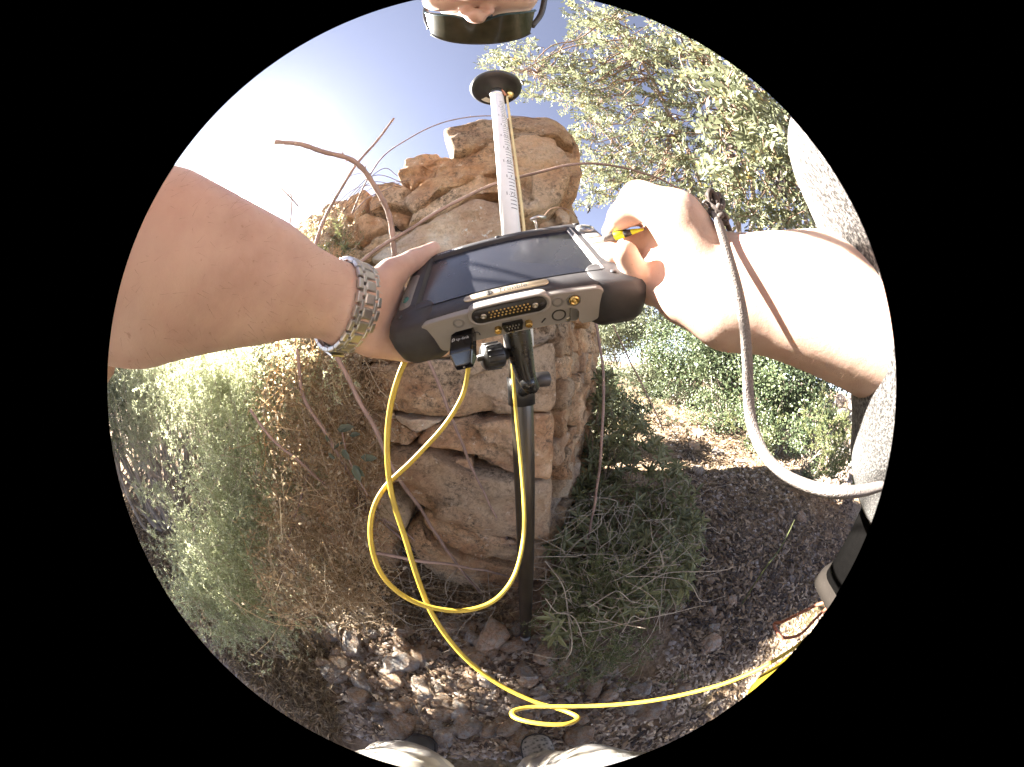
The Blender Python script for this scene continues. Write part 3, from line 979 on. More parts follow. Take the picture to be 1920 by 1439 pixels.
bush('olive_bush', 'low dark bush between wall side and path, past the upright bramble', 'bush', gbase(1160, 760, 2.9), .7, .34, 1700, .036, M_OLIVE, 22, trunk_h=.02)
bush('olive_tree', 'tall olive tree far behind the path bend', 'tree', gbase(1210, 640, 12), 5.0, 2.2, 6500, .11, M_OLIVE, 40)
bush('olive_tree', 'broad olive tree behind the mastic hedge', 'tree', gbase(1350, 640, 10), 4.5, 2.2, 6500, .10, M_OLIVE, 40)
bush('olive_tree', 'olive tree behind the stacked stones at the right edge', 'tree', gbase(1500, 650, 7.5), 4.0, 1.8, 6500, .08, M_OLIVE, 40)
bush('olive_tree', 'olive tree rising behind the wall, hidden by the tablet', 'tree', gbase(1090, 630, 14), 4.0, 2.4, 4000, .12, M_OLIVE, 30)
bush('wild_olive', 'dark wild olive tree at the left edge below the forearm', 'tree', gbase(232, 760, 2.6), 2.0, .55, 7000, .035, M_OLIVE, 40, w_=.35)
bush('wild_olive', 'grey-green wild olive tree behind the feathery shrub', 'tree', gbase(300, 700, 3.6), 2.1, .8, 7000, .04, M_OLIVE, 40, w_=.35)
bush('wild_olive', 'sunlit wild olive tree farther left in the glare', 'tree', gbase(250, 660, 5.0), 2.4, 1.2, 7000, .05, M_OLIVE, 40, w_=.35)
bush('wild_olive', 'bushy wild olive far behind the dry thicket', 'tree', gbase(440, 640, 5.5), 1.9, 1.3, 7000, .055, M_OLIVE, 40, w_=.4)

for az_, d_, dz in ((-64, 5.2, -.15), (-74, 4.4, .0), (-86, 4.2, .1), (-99, 4.6, .2), (-70, 7.0, .1)):
    hb_ = .62 + d_ * math.tan(R_(30.0)) + dz * .3 - (.55 if az_ in (-64, -70) else 0)
    bush('carob_tree', {-64: 'carob tree past the shrubs just right of the sun direction, behind the watch', -74: 'carob tree straight under the sun, hidden behind the left forearm', -86: 'carob tree at the left edge behind the elbow', -99: 'carob tree beyond the left sleeve at the very edge', -70: 'second carob tree farther back under the sun'}[az_], 'tree', (d_ * math.sin(R_(az_)), d_ * math.cos(R_(az_)), 0), hb_, 1.25, 520 if az_ > -80 else 400, .055, M_CAROB, 30, trunk_h=.30)

for px_, py_, d_, h_, r_, lb_ in ((1345, 745, 4.6, .75, .55, 'low round mastic bush at the sunny path edge, left of the lanyard'), (1425, 770, 4.0, .7, .45, 'low mastic bush at the sunny path edge, right of the lanyard'), (1545, 780, 3.5, .9, .4, 'leafy mastic bush in front of the pale stone stack'), (1270, 715, 6.0, .8, .6, 'low mastic bush at the shaded bend of the path')):
    bush('mastic_bush', lb_, 'bush', gbase(px_, py_, d_), h_, r_, 1500, .04, M_MASTIC, 18, trunk_h=.05)

# ---- the pale stack of stones at the right edge
sp = gbase(1592, 800, 3.4)
pile = thing('stone_stack', 'pale rounded stones stacked as a low pillar at the right edge behind the shirt', 'wall', sp)
for r_ in range(9):
    for c_ in range(3):
        STN += 1
        o = super_outline(random.uniform(.13, .19), random.uniform(.10, .14), 12, 2.3, .12)
        V, F = stone_mesh(o, .06, .12, 16, .006, STN)
        a = math.atan2(sp[1], sp[0]); ux = np.array((math.sin(a), -math.cos(a))); nx = -np.array((math.cos(a), math.sin(a)))
        s_ = (c_ - 1 + .5 * (r_ % 2) - .2) * .16
        W = np.c_[s_ * ux[0] + V[:, 0] * ux[0] - V[:, 1] * nx[0], s_ * ux[1] + V[:, 0] * ux[1] - V[:, 1] * nx[1], .05 + r_ * .115 + V[:, 2]]
        obj('stone', W, F, M_PEB_G, pile)

# ---- right-hand shrub with whorled leaves at the wall foot
mound = [(1045, 700), (1100, 690), (1150, 730), (1210, 800), (1270, 870), (1320, 930), (1320, 1010), (1290, 1100), (1210, 1160), (1100, 1190), (1030, 1190), (1030, 1080), (1040, 900)]
mc = ground_at(1150, 1010)
shrub = thing('whorled_leaf_shrub', 'dark green scrambling shrub with whorled narrow leaves at the foot of the wall side', 'shrub', mc)
pos = []; dirs = []; scs = []; zs = []
stems = MB()
for q in sample_poly(mound, 780):
    gp = ground_at(*q); dg = np.linalg.norm(gp - _C)
    edge = 1.0
    d = min(max(.80, dg * RNG.uniform(.66, .95)), RNG.uniform(1.5, 2.3))
    c = at(*q, d)
    if c[1] > WY - .03 and c[0] < .2 + (c[1] - WY) * .53 + .06:
        c[0] = .2 + (c[1] - WY) * .53 + RNG.uniform(.06, .16)
    if c[2] < .02: c[2] = .03
    ax = np.array((RNG.normal() * .5, -.3 + RNG.normal() * .5, .8)); ax /= np.linalg.norm(ax)
    k = RNG.integers(5, 9); ph = RNG.uniform(0, 6.28)
    fr = frame(ax, (1, .2, .1))
    for j in range(k):
        a = ph + j * 2 * math.pi / k + RNG.normal() * .2
        dv = fr[:, 0] * math.cos(a) + fr[:, 1] * math.sin(a) + ax * RNG.uniform(.0, .6)
        pos.append(c); dirs.append(dv); scs.append(RNG.uniform(.038, .072) * (.75 + .3 * d)); zs.append(ax)
    if RNG.random() < .45:
        b = np.array((c[0] + RNG.normal() * .08, c[1] + RNG.normal() * .08, 0.0))
        stems.tube(wander(b, c, 0, .06, 3, 3), .0018, 4, False)
pos = np.array(pos); dirs = np.array(dirs); dirs /= np.linalg.norm(dirs, axis=1)[:, None]; scs = np.array(scs); zs = np.array(zs)
Z = zs + RNG.normal(size=zs.shape) * .2; Z -= dirs * (Z * dirs).sum(1)[:, None]; Z /= np.linalg.norm(Z, axis=1)[:, None]
split_leaves(300, 'leaf', 'foliage', shrub, M_MADDER, pos, np.stack([np.cross(dirs, Z), dirs, Z], 2), np.c_[scs * .24, scs, scs], mc)
stems.build('stems', M_TWIG, shrub, True, mc)['kind'] = 'stuff'


def needles(P, D, L, wd):
    m = len(P)
    return scatter(NEEDLE_V, NEEDLE_F, P, rand_frames(D), np.c_[np.full(m, wd) if np.isscalar(wd) else wd, L, L])


def feather(name, label, spots, plumes, per, L, spread, m, base_px, upw=.6, plume_len=.30, needle_w=.0011, sun_=None):
    base = ground_at(*base_px)
    t_ = thing(name, label, 'shrub', base)
    P = []; D = []; st = MB()
    for i in range(plumes):
        q, d, rx, ry = spots[RNG.integers(len(spots))]
        c = at(q[0] + RNG.normal() * rx, q[1] + RNG.normal() * ry, d * RNG.uniform(.84, 1.16))
        if c[2] < .03: c[2] = .03 + RNG.random() * .05
        dr = np.array((RNG.normal() * .5, RNG.normal() * .5, upw)); dr /= np.linalg.norm(dr)
        l = plume_len * RNG.uniform(.6, 1.3)
        ax = wander(c - dr * l * .5, c + dr * l * .5, 0, .05, 4, 3)
        if i % 2 == 0: st.tube(ax, .0011, 3, False)
        nb = 14
        for b in range(nb):                                 # side branchlets, each set with needles
            k = RNG.integers(0, len(ax)); o = ax[k]
            bd = dr * .7 + RNG.normal(size=3) * .6; bd /= np.linalg.norm(bd); bl = l * RNG.uniform(.10, .32)
            u = RNG.random(per // nb)
            P.append(o + bd * bl * u[:, None] + RNG.normal(size=(per // nb, 3)) * spread)
            D.append(bd + RNG.normal(size=(per // nb, 3)) * .8)
        if i % 7 == 0: st.tube(wander((c[0] * .75 + base[0] * .25, c[1] * .75 + base[1] * .25, .0), c, .03, .05, 4, 3), .0016, 3, False)
    P = np.concatenate(P); D = np.concatenate(D)
    P[:, 2] = np.maximum(P[:, 2], .005)
    V, F = needles(P, D, RNG.uniform(.6, 1.3, len(P)) * L, needle_w * 3.2)
    o = obj('foliage', V, F, m, t_, False, base); o['kind'] = 'stuff'
    st.build('stems', M_STEMDRY, t_, True, base)['kind'] = 'stuff'
    return t_


feather('feathery_shrub', 'tall light green feathery shrub glowing in backlight below the left forearm', [((450, 715), 1.2, 50, 35), ((465, 810), 1.12, 55, 50), ((420, 770), 1.3, 55, 55), ((370, 720), 1.45, 35, 35)], 310, 336, .0115, .0022, M_FEATHER, (470, 1120), .6, .30, .0011)
feather('feathery_shrub', 'low light green feathery shrub spreading over straw at lower left', [((440, 1010), 1.12, 50, 50), ((390, 1080), 1.22, 45, 45), ((470, 920), 1.08, 50, 45), ((460, 1140), 1.15, 40, 30)], 300, 336, .0115, .0022, M_FEATHER, (460, 1160))
feather('feathery_shrub', 'pale wispy shrub at the far left edge behind the feathery sprig', [((262, 690), 1.9, 22, 35), ((300, 680), 1.7, 25, 30), ((255, 800), 2.0, 18, 40), ((300, 780), 2.0, 18, 40)], 150, 300, .015, .004, M_FEATHER, (300, 1000), .8, .35)
feather('feathery_sprig', 'single pale feathery sprig sticking out to the left of the shrubs', [((290, 925), 1.45, 18, 5)], 10, 220, .009, .002, M_FEATHER, (330, 1040), .15, .14)
feather('feathery_shrub', 'thin green sprays among the dry thicket next to the watch', [((590, 700), .85, 25, 25), ((540, 690), .95, 25, 30)], 34, 200, .007, .002, M_FEATHER, (560, 1110), .5, .2)
feather('wispy_plant', 'low wispy green plant on the gravel right of the pole tip', [((1160, 1235), 1.12, 45, 22), ((1100, 1225), 1.1, 25, 15), ((1080, 1150), 1.1, 35, 25)], 70, 220, .008, .002, M_GROUNDCOVER, (1150, 1245), .35, .2)
feather('wispy_plant', 'wispy olive-green plant tangled in the lower right shrub', [((1200, 1080), 1.25, 45, 40), ((1130, 1110), 1.15, 40, 25)], 90, 220, .008, .002, M_GROUNDCOVER, (1180, 1120), .4, .24)
feather('weed_tuft', 'fine yellowish weeds along the sunny edge of the path', [((1540, 800), 3.2, 30, 25), ((1400, 790), 4.0, 40, 12), ((1570, 850), 2.6, 20, 25)], 80, 200, .02, .005, M_GROUNDCOVER, (1500, 830), .8, .3, .003)
feather('weed_tuft', 'dark green weeds along the left edge of the path', [((1180, 740), 3.6, 30, 18), ((1220, 770), 3.2, 30, 18), ((1130, 720), 3.0, 15, 14)], 70, 200, .02, .005, M_MASTIC, (1180, 780), .8, .3, .003)
feather('dry_grass_tuft', 'dry seedy grass tuft growing on top of the wall in the glare', [((620, 430), 1.25, 28, 20), ((590, 450), 1.3, 20, 15), ((660, 425), 1.2, 15, 15)], 22, 130, .012, .004, M_STRAW, (600, 1100), .7, .2)
feather('dry_grass_tuft', 'green-tipped grass growing among the upper wall stones', [((650, 440), 1.12, 22, 14), ((600, 470), 1.12, 22, 12)], 18, 110, .014, .004, M_GROUNDCOVER, (620, 1100), .7, .16)

# ---- the dry thicket against the left of the wall
specs = []; fl = []; fd = []
for i in range(1000):
    q = (RNG.uniform(500, 715), RNG.uniform(655, 1150))
    c = at(*q, RNG.uniform(.74, 1.0))
    if c[1] > .82: c = at_y(*q, RNG.uniform(.6, .8))
    if c[2] < 0: c[2] = RNG.uniform(0, .1)
    dr = RNG.normal(size=3) * np.array((.7, .5, .8)); dr /= np.linalg.norm(dr)
    l = RNG.uniform(.08, .32)
    P = wander(c - dr * l / 2, c + dr * l / 2, RNG.normal() * .1, .07, 2, 3)
    specs.append((P, RNG.uniform(.0006, .0014)))
    for k in range(14):
        fl.append(P[RNG.integers(len(P))] + RNG.normal(size=3) * .012); fd.append(RNG.normal(size=3))
mb = tubes(specs, 3)
tag(mb.build('dry_thicket', M_STRAW), 'tangle of thin dry brown stalks', kind='stuff')
fl = np.array(fl); fl[:, 2] = np.maximum(fl[:, 2], .01)
s = RNG.uniform(.005, .016, len(fl)) * RNG.uniform(.6, 1.3, len(fl))
V, F = scatter(LEAF_V, LEAF_F, fl, rand_frames(np.array(fd)), np.c_[s * .5, s, s])
tag(obj('dry_thicket_leaves', V, F, M_STRAW), 'small dry leaves caught in the thicket', kind='stuff')
specs = []
for i in range(330):                                       # pale dry stalks over the rubble and the right shrub
    if i < 130: q = (RNG.uniform(560, 930), RNG.uniform(1040, 1190)); c = ground_at(*q) + np.array((0, 0, RNG.uniform(.01, .12)))
    else:
        q = sample_poly(mound[3:], 1)[0] + RNG.normal(size=2) * 12; c = at(*q, np.linalg.norm(ground_at(*q) - _C) * RNG.uniform(.62, .80))
    dr = RNG.normal(size=3) * np.array((1, .7, .5)); dr /= np.linalg.norm(dr); l = RNG.uniform(.15, .5)
    P = wander(c - dr * l / 2, c + dr * l / 2, .05, .08, 4, 4); P[:, 2] = np.maximum(P[:, 2], .005)
    specs.append((P, RNG.uniform(.0009, .0018)))
tag(tubes(specs, 4).build('dry_stalks', M_STEMDRY), 'thin pale dry stalks lying over rubble and shrub', kind='stuff')

# ---- brambles: each a stem with its own thorns
thv, thf = lathe([(.5, 0), (.22, .5), (.03, 1.0)], 5)
TH = mesh(thv, thf, M_THORN, True, 'thorn')


def bramble(label, px, d, r0, r1, thorns=10, m=None):
    d = d if isinstance(d, (list, tuple)) else [d] * len(px)
    d = list(d)
    if px[-1][1] > 700:                                     # the lower end stands on the ground or leans on the wall
        dv = ray(*px[-1]); de = min(CAM_H / max(.05, -dv[2]), (WY - .03) / max(.05, dv[1]))
        for i in range(len(d)): d[i] += (de - d[i]) * max(0, (i / (len(d) - 1) - .35) / .65) ** 1.5
    P = spline([at(*q, dd) for q, dd in zip(px, d)], 8)
    P = P + np.array([np.array(noise.noise_vector(Vector(p) * 9)) * .006 for p in P])
    b = P[0].copy()
    t_ = thing('bramble', label, 'bramble', b, 'thorny bramble canes around the wall')
    r = .92 * np.linspace(r0, r1, len(P)) * (1 + .10 * np.sin(np.arange(len(P)) * 1.9))
    V, F = tube(P, r, 7); obj('stem', V, F, m or M_BRAMBLE, t_, True, b)
    for k in range(thorns):
        i = int((k + .5) / thorns * (len(P) - 2)) + RNG.integers(0, 2)
        tg = P[i + 1] - P[i]; tg /= np.linalg.norm(tg)
        v = RNG.normal(size=3); v -= tg * (v @ tg); v /= np.linalg.norm(v)
        o = link('thorn', TH, t_)
        o.location = P[i] + v * r[i] * .8 - b
        o.rotation_euler = Vector(v - tg * .5).to_track_quat('Z', 'Y').to_euler()
        s_ = max(r[i] * .8, .0022); o.scale = (s_, s_, s_ * 2.2)
    return t_


bramble('thick arching bramble cane bending from the sky down in front of the left wall stones', [(515, 268), (560, 272), (605, 285), (660, 298), (700, 340), (728, 400), (738, 470), (742, 540)], .68, .0058, .0088, 22)
bramble('straight bramble cane crossing the arching cane against the sky', [(740, 220), (702, 268), (662, 315), (630, 372), (602, 430), (584, 490)], .70, .0032, .0062, 16)
bramble('thin bramble tip arching over the wall top behind the pole', [(1012, 226), (960, 218), (890, 220), (825, 233), (765, 260), (720, 292), (690, 335), (660, 400)], .95, .0018, .0034, 14)
bramble('long bramble cane running diagonally across the pale slab behind the pole', [(640, 520), (690, 480), (740, 448), (800, 410), (870, 372), (945, 340), (1000, 326), (1060, 311), (1130, 309), (1220, 330), (1300, 368), (1340, 398)], [.66] * 8 + [.7, .8, .9, 1.0], .0062, .0030, 26)
bramble('stout bramble stem leaning over the left of the lower wall from under the watch', [(618, 640), (655, 715), (700, 800), (745, 890), (790, 960), (850, 1050), (905, 1115)], .66, .0068, .0075, 12)
bramble('bramble stem crossing the big lower blocks between cable and pole', [(800, 670), (828, 735), (850, 790), (888, 880), (930, 970), (968, 1045)], .64, .0055, .0045, 10)
bramble('bramble stem running low from the feathery shrub to the wall foot', [(470, 770), (510, 825), (560, 865), (605, 905), (670, 950), (745, 990), (850, 1062)], .74, .0045, .0068, 10)
bramble('dark bramble stem rising through the dry thicket', [(556, 655), (568, 735), (612, 815), (670, 910), (725, 985), (800, 1050)], .74, .0062, .0066, 10)
bramble('bare bramble stem standing in straw at the lower left', [(580, 890), (556, 960), (534, 1050), (522, 1130), (545, 1230)], .85, .0042, .0036, 8)
bramble('upright thorny bramble stem through the whorled shrub right of the wall', [(1118, 600), (1130, 700), (1131, 800), (1121, 900), (1104, 1000), (1078, 1070)], .80, .0050, .0062, 16)
bramble('thin bramble stem slanting over the path beside the wall end', [(1150, 610), (1168, 650), (1200, 715), (1228, 770), (1245, 810)], 1.0, .0034, .0030, 8)
bramble('short bramble twig in the sun glare left of the arching cane', [(482, 300), (500, 322), (524, 348), (560, 390)], .9, .0022, .003, 4)
bramble('forked bramble tip by the left forearm in the sun glare', [(500, 400), (522, 385), (546, 367), (545, 410), (538, 445)], .9, .0024, .0034, 3)
bramble('low bramble runner along the wall foot left of the pole', [(700, 1035), (770, 1050), (850, 1060), (930, 1075), (985, 1095)], .75, .0062, .0050, 6)
bramble('bramble shoot beside the wall top stones with dry stalks', [(660, 400), (690, 372), (720, 358), (757, 340)], .95, .0030, .0018, 6)
st = MB()
for a, b, c in [((640, 385), (700, 330), (760, 345)), ((650, 380), (715, 318), (745, 330)), ((600, 420), (665, 355), (735, 348)), ((640, 400), (700, 352), (770, 338)), ((620, 400), (640, 340), (690, 322)), ((605, 430), (612, 380), (640, 350)), ((630, 420), (690, 345), (752, 352))]:
    st.tube(spline([at(*a, 1.05), at(*b, 1.05), at(*c, 1.05)], 8), .0016, 4, False)
tag(st.build('dry_stalk_spray', M_TWIG), 'spray of thin arching dry stalks over the left wall top', 'dry plant')
M_DARKLEAF = leafy('bramble_leaf', [(0, (.035, .045, .025)), (1, (.07, .08, .045))], .15)
# dark oval leaves on a stem left of the wall
b = at(650, 850, .72)
sm = thing('bramble_shoot', 'bramble shoot with a few dark oval leaves left of the yellow cable', 'bramble', b)
MB().tube(spline([at(640, 800, .72), at(650, 850, .72), at(668, 890, .72), at(690, 930, .72)], 5), .0018, 5).build('stem', M_BRAMBLE, sm, True, b)
for (x, y), (dx, dy), s_ in [((632, 806), (42, -8), .052), ((650, 800), (-30, 22), .03), ((655, 818), (30, -6), .035), ((645, 830), (-28, 20), .04), ((640, 842), (18, 24), .04), ((676, 858), (36, 2), .050), ((662, 872), (18, 40), .052), ((664, 872), (26, 30), .045), ((620, 832), (-14, -26), .03), ((615, 850), (26, 18), .03)]:
    p = at(x, y, .71); e = at(x + dx, y + dy, .70); dv = e - p; dv /= np.linalg.norm(dv)
    fr = rand_frames(dv[None], (-.3, -1, .6), .25)[0]
    leaf_parts('leaf', sm, M_DARKLEAF, [p], [fr], [np.array((s_ * .45, s_, s_))], b)
# single green blade standing on the right
bl = spline([ground_at(1392, 1132), at(1425, 1080, .98), at(1462, 1030, .98), at(1490, 975, 1.0)], 6)
tag(obj('grass_blade', *tube(bl, np.linspace(.004, .0012, len(bl)), 6), M_GROUNDCOVER), 'single long green grass blade leaning over the dark pod litter', 'grass')

# ------------------------------------------------------------------ survey pole
FOOT = np.array((.1015, .4272, .0)); TOP = np.array((-.0185, .4272, 2.02))
PAX = (TOP - FOOT) / np.linalg.norm(TOP - FOOT)
PM = frame(PAX, (1, 0, 0))                       # local x right, y away, z along the pole


def pw(V): return xf(V, PM, FOOT)


M_WHITE = plain('white_pole_paint', (.70, .70, .69), .38, var=.03, vs=60)
M_BLK = plain('black_plastic', (.018, .017, .017), .38, var=.2, vs=60, bump=.15, bs=900, bd=.0003)
M_BLKM = plain('black_metal', (.012, .012, .013), .28, 0., .5, var=.2)
M_INK = plain('black_ink', (.03, .03, .035), .6, var=.05)
M_STEEL = plain('steel', (.52, .49, .45), .30, 1., var=.08, vs=120)
M_GOLD = plain('brass', (.62, .44, .17), .3, 1., var=.1)
M_YEL = plain('yellow_cable', (.47, .33, .035), .5, var=.22, vs=45, bump=.2, bs=300, bd=.0006)
t = NT('carbon_pole'); co = t.coord()
wv = t.n('ShaderNodeTexWave', wave_type='BANDS', bands_direction='DIAGONAL'); wv.inputs['Scale'].default_value = 260; wv.inputs['Distortion'].default_value = 1.5; t.l(co, wv.inputs['Vector'])
t.set(t.ramp(wv.outputs['Fac'], [(.3, (.008, .007, .006)), (.8, (.045, .034, .022))]), .34, 0., .55); t.b.inputs['Coat Weight'].default_value = .12
M_CARB = t.m

pole = thing('survey_pole', 'telescopic survey pole with white graduated top, black carbon lower tube and round antenna', 'survey pole', FOOT)
RU, RL = .0185, .0215
V, F = lathe([(RL, .075), (RL, 1.21), (RL - .002, 1.215)], 32); obj('lower_tube', pw(V), F, M_CARB, pole, True, FOOT)
V, F = lathe([(.0022, 0), (.010, .022), (.017, .030), (.0215, .034), (.0215, .082), (.0205, .086)], 24); obj('foot_point', pw(V), F, plain('grey_foot', (.30, .29, .28), .5, .3), pole, True, FOOT)
V, F = lathe([(RU, 1.2), (RU, 1.985), (RU - .002, 1.99)], 32); obj('upper_tube', pw(V), F, M_WHITE, pole, True, FOOT)
V, F = lathe([(.0205, 1.20), (.027, 1.205), (.027, 1.30), (.024, 1.345), (.0205, 1.37), (.0185, 1.372)], 28); obj('collar', pw(V), F, plain('collar_grey', (.62, .60, .56), .45, var=.05), pole, True, FOOT)
V, F = lathe([(.0195, 1.955), (.0195, 1.985)], 28); obj('top_ring', pw(V), F, M_STEEL, pole, True, FOOT)


def zmark(r): return 1.505 + (1.75 - r) * .99       # metres along the pole at which the scale reads r


mb = MB(); FA = -88                                  # facing angle of the scale
for i in range(0, 44):
    r = 1.36 + i * .01; z = zmark(r)
    if i % 5 == 3: continue
    big = i % 5 == 4
    a0, a1 = (FA - 12, FA + (30 if not big else 42))
    aa = np.radians(np.linspace(a0 + 20, a1 + 20, 7)); rr = RU + .0003; hh = .0009
    v = [(rr * math.cos(a), rr * math.sin(a), z - hh) for a in aa] + [(rr * math.cos(a), rr * math.sin(a), z + hh) for a in aa]
    mb.add(pw(v), [(j, j + 1, j + 8, j + 7) for j in range(6)])
mb.build('graduation_marks', M_INK, pole, True, FOOT)
for s in ('1.4', '1.45', '1.5', '1.55', '1.6', '1.65', '1.7', '1.75'):
    V, F = text_mesh(s, .0125)
    a = np.radians(FA + 14) + V[:, 0] / RU; rr = RU + .0005
    obj('scale_number', pw(np.c_[rr * np.cos(a), rr * np.sin(a), zmark(float(s)) + .0075 + V[:, 1]]), F, M_INK, pole, False, FOOT)
# antenna
V, F = lathe([(.020, 1.99), (.024, 1.992), (.034, 2.004), (.058, 2.009), (.070, 2.013), (.0755, 2.019), (.0755, 2.025), (.072, 2.031), (.05, 2.052), (.0, 2.058)], 48, True, False)
obj('antenna', pw(V), F, M_BLK, pole, True, FOOT)
V, F = lathe([(.0755, 2.0205), (.0768, 2.0215), (.0768, 2.0235), (.0755, 2.0245)], 48, False, False); obj('antenna_rim', pw(V), F, plain('rim_olive', (.10, .095, .05), .5), pole, True, FOOT)
aa = np.radians(np.linspace(96, 140, 9)); v = [(r * math.cos(a), r * math.sin(a), z) for r, z in ((.040, 2.0052), (.060, 2.0090)) for a in aa]
obj('antenna_label', pw(np.array(v) - (0, 0, .0006)), [(j, j + 9, j + 10, j + 1) for j in range(8)], plain('label_grey', (.62, .58, .50), .6), pole, True, FOOT)
V, F = lathe([(.010, 0), (.013, .002), (.013, .020), (.009, .022), (.009, .030)], 16); V = V * (1, 1, -1) + (.038, .012, 2.006); obj('antenna_connector', pw(V), [f[::-1] for f in F], M_GOLD, pole, True, FOOT)
MB().tube(pw([(.020, -.006, 1.958), (.024, .004, 1.966), (.034, .006, 1.964)]), .0045, 8).build('cable_tie', M_BLK, pole, True, FOOT)
mb = MB(); mb.tube(pw(spline([(.038, .012, 1.978), (.036, .004, 1.965), (.028, -.004, 1.945), (.026, -.006, 1.90), (.024, -.006, 1.7), (.0245, -.004, 1.5), (.026, .004, 1.38), (.03, .01, 1.25)], 6)), .0032, 8)
tag(mb.build('antenna_cable', plain('beige_cable', (.62, .50, .25), .5)), 'thin beige antenna cable taped along the white pole', 'cable')
mb = MB(); mb.tube(pw(spline([(.012, -.004, 2.004), (.016, -.010, 1.985), (.021, -.010, 1.965), (.023, -.008, 1.95)], 6)), .0035, 7)
mb.build('antenna_lead', plain('copper_wrap', (.45, .20, .11), .6), pole, True, FOOT)

# ------------------------------------------------------------------ tablet
TM = np.array([[0.97244084, -0.07901746, -0.21935142], [-0.11288746, 0.66360957, -0.73951251], [0.2039981, 0.7438942, 0.63640097]])
TT = np.array([-0.00118268, 0.21777290, 1.28559051])
MMs = .001


def tw(V): return xf(np.asarray(V, float) * MMs, TM, TT)


t = NT('tablet_rubber'); co = t.coord()
t.set(t.ramp(t.noise(co, 90, 6), [(.35, (.026, .024, .027)), (.65, (.036, .034, .037))]), .52, 0., .45, t.bump(t.noise(co, 1500, 2), .25, .0003))
M_RUB = t.m
M_GREY = plain('tablet_grey', (.235, .22, .205), .45, var=.06, vs=70, bump=.15, bs=1400, bd=.0003)
M_GREYD = plain('tablet_grey_dark', (.15, .142, .135), .5, var=.06, vs=70)
M_BEZEL = plain('tablet_bezel', (.03, .028, .032), .45, var=.1)
t = NT('screen_glass'); co = t.coord(kind='Object')
sp_ = t.ramp(t.noise(co, 2600, 2, .5), [(.70, (0, 0, 0)), (.76, (1, 1, 1))])
t.set(t.mix(sp_, (.022, .023, .030), (.22, .21, .21)), t.ramp(t.noise(co, 25, 4), [(.3, (.16,) * 3), (.7, (.30,) * 3)]), 0., .7)
M_SCREEN = t.m

tab = thing('tablet', 'rugged dark grey tablet computer held in both hands in front of the pole', 'tablet', TT)
N4 = 10


def rr_ring(x0, x1, y0, y1, r, z): return ring3(rrect(x0, x1, y0, y1, r, N4), z)


V, F = loft([rr_ring(-90, 98, -42, 50, 14, -43), rr_ring(-99, 107, -50, 57, 18, -40), rr_ring(-105, 113, -55, 63, 24, -31), rr_ring(-106.5, 114.5, -57, 64.5, 26, -20), rr_ring(-105.5, 113.5, -62, 64, 26, -9), rr_ring(-102, 110, -66.5, 62, 24, -2.5), rr_ring(-97, 105, -64.5, 59, 22, 0),
             rr_ring(-80.5, 81.5, -49.5, 49, 3, 0.3), rr_ring(-78.5, 79, -47.5, 47.2, 2, -2.2), rr_ring(-77, 77, -46.5, 46.5, 1.5, -3.2)], True, False)
obj('case', tw(V), F, M_RUB, tab, True, TT)
V, F = loft([rr_ring(-77.2, 77.2, -46.7, 46.7, 1.5, -3.1), rr_ring(-76, 76, -45.5, 45.5, 1.2, -2.9)], False, True)
obj('screen', tw(V), F, M_SCREEN, tab, True, TT)
# inner frame edges of the screen recess
obj('screen_frame', tw(np.concatenate([rrect(-79.4, 80.4, -48.6, 48.2, 2.6, N4), rrect(-77.8, 78.2, -47, 46.8, 1.6, N4)])[:, [0, 1, 0]] * (1, 1, 0) + np.repeat([[0, 0, .75], [0, 0, -1.6]], 4 * N4, 0)), [(j, (j + 1) % 40, 40 + (j + 1) % 40, 40 + j) for j in range(40)], M_BEZEL, tab, False, TT)
MB().add(tw([(77.2, -45, -2.5), (81.0, -47, .9), (81.0, 46, .9), (77.2, 45, -2.5), (82.2, -47, .5), (82.2, 46, .5)]), [(0, 1, 2, 3), (1, 4, 5, 2)]).build('sunlit_bezel_edge', plain('sunlit_bezel_edge', (.55, .53, .50), .35, .2), tab, False, TT)  # pale strip paints the sunlit inner edge of the dark bezel
# corner bumpers
def bumper(sx):
    X0, X1 = (-109, -62) if sx < 0 else (66, 117)
    r = []
    for z, ins, y1, ri in ((-45, 12, -38, 8), (-42, 4, -34, 12), (-33, 0, -30, 16), (-18, 0, -30, 16), (-7, 1.5, -31, 16), (-1.5, 5, -34, 14), (.4, 10, -38, 11)):
        r.append(rr_ring(X0 + (ins if sx < 0 else 0), X1 - (0 if sx < 0 else ins), -74 + ins * .8, y1 - ins * .2, ri if ri < 14 else 14, z))
    return loft(r)


for sx in (-1, 1):
    V, F = bumper(sx); obj('bumper', tw(V), F, M_RUB, tab, True, TT)


def fy_(y): return y + 7.4 if -100 < y < -70.5 else y


def ydisc(x, z, prof, sides=20):
    """Turned part whose axis points along -y of the tablet; prof: (radius, y)."""
    th = np.linspace(0, 2 * math.pi, sides, endpoint=False)
    return loft([np.c_[x + r * np.cos(th), np.full(sides, fy_(y)), z + r * np.sin(th)] for r, y in prof])


def yslab(xz, prof):
    """Plate with outline xz and (inset-scale, y) rings."""
    c = xz.mean(0); return loft([np.c_[(c + (xz - c) * s)[:, 0], np.full(len(xz), fy_(y)), (c + (xz - c) * s)[:, 1]] for s, y in prof])


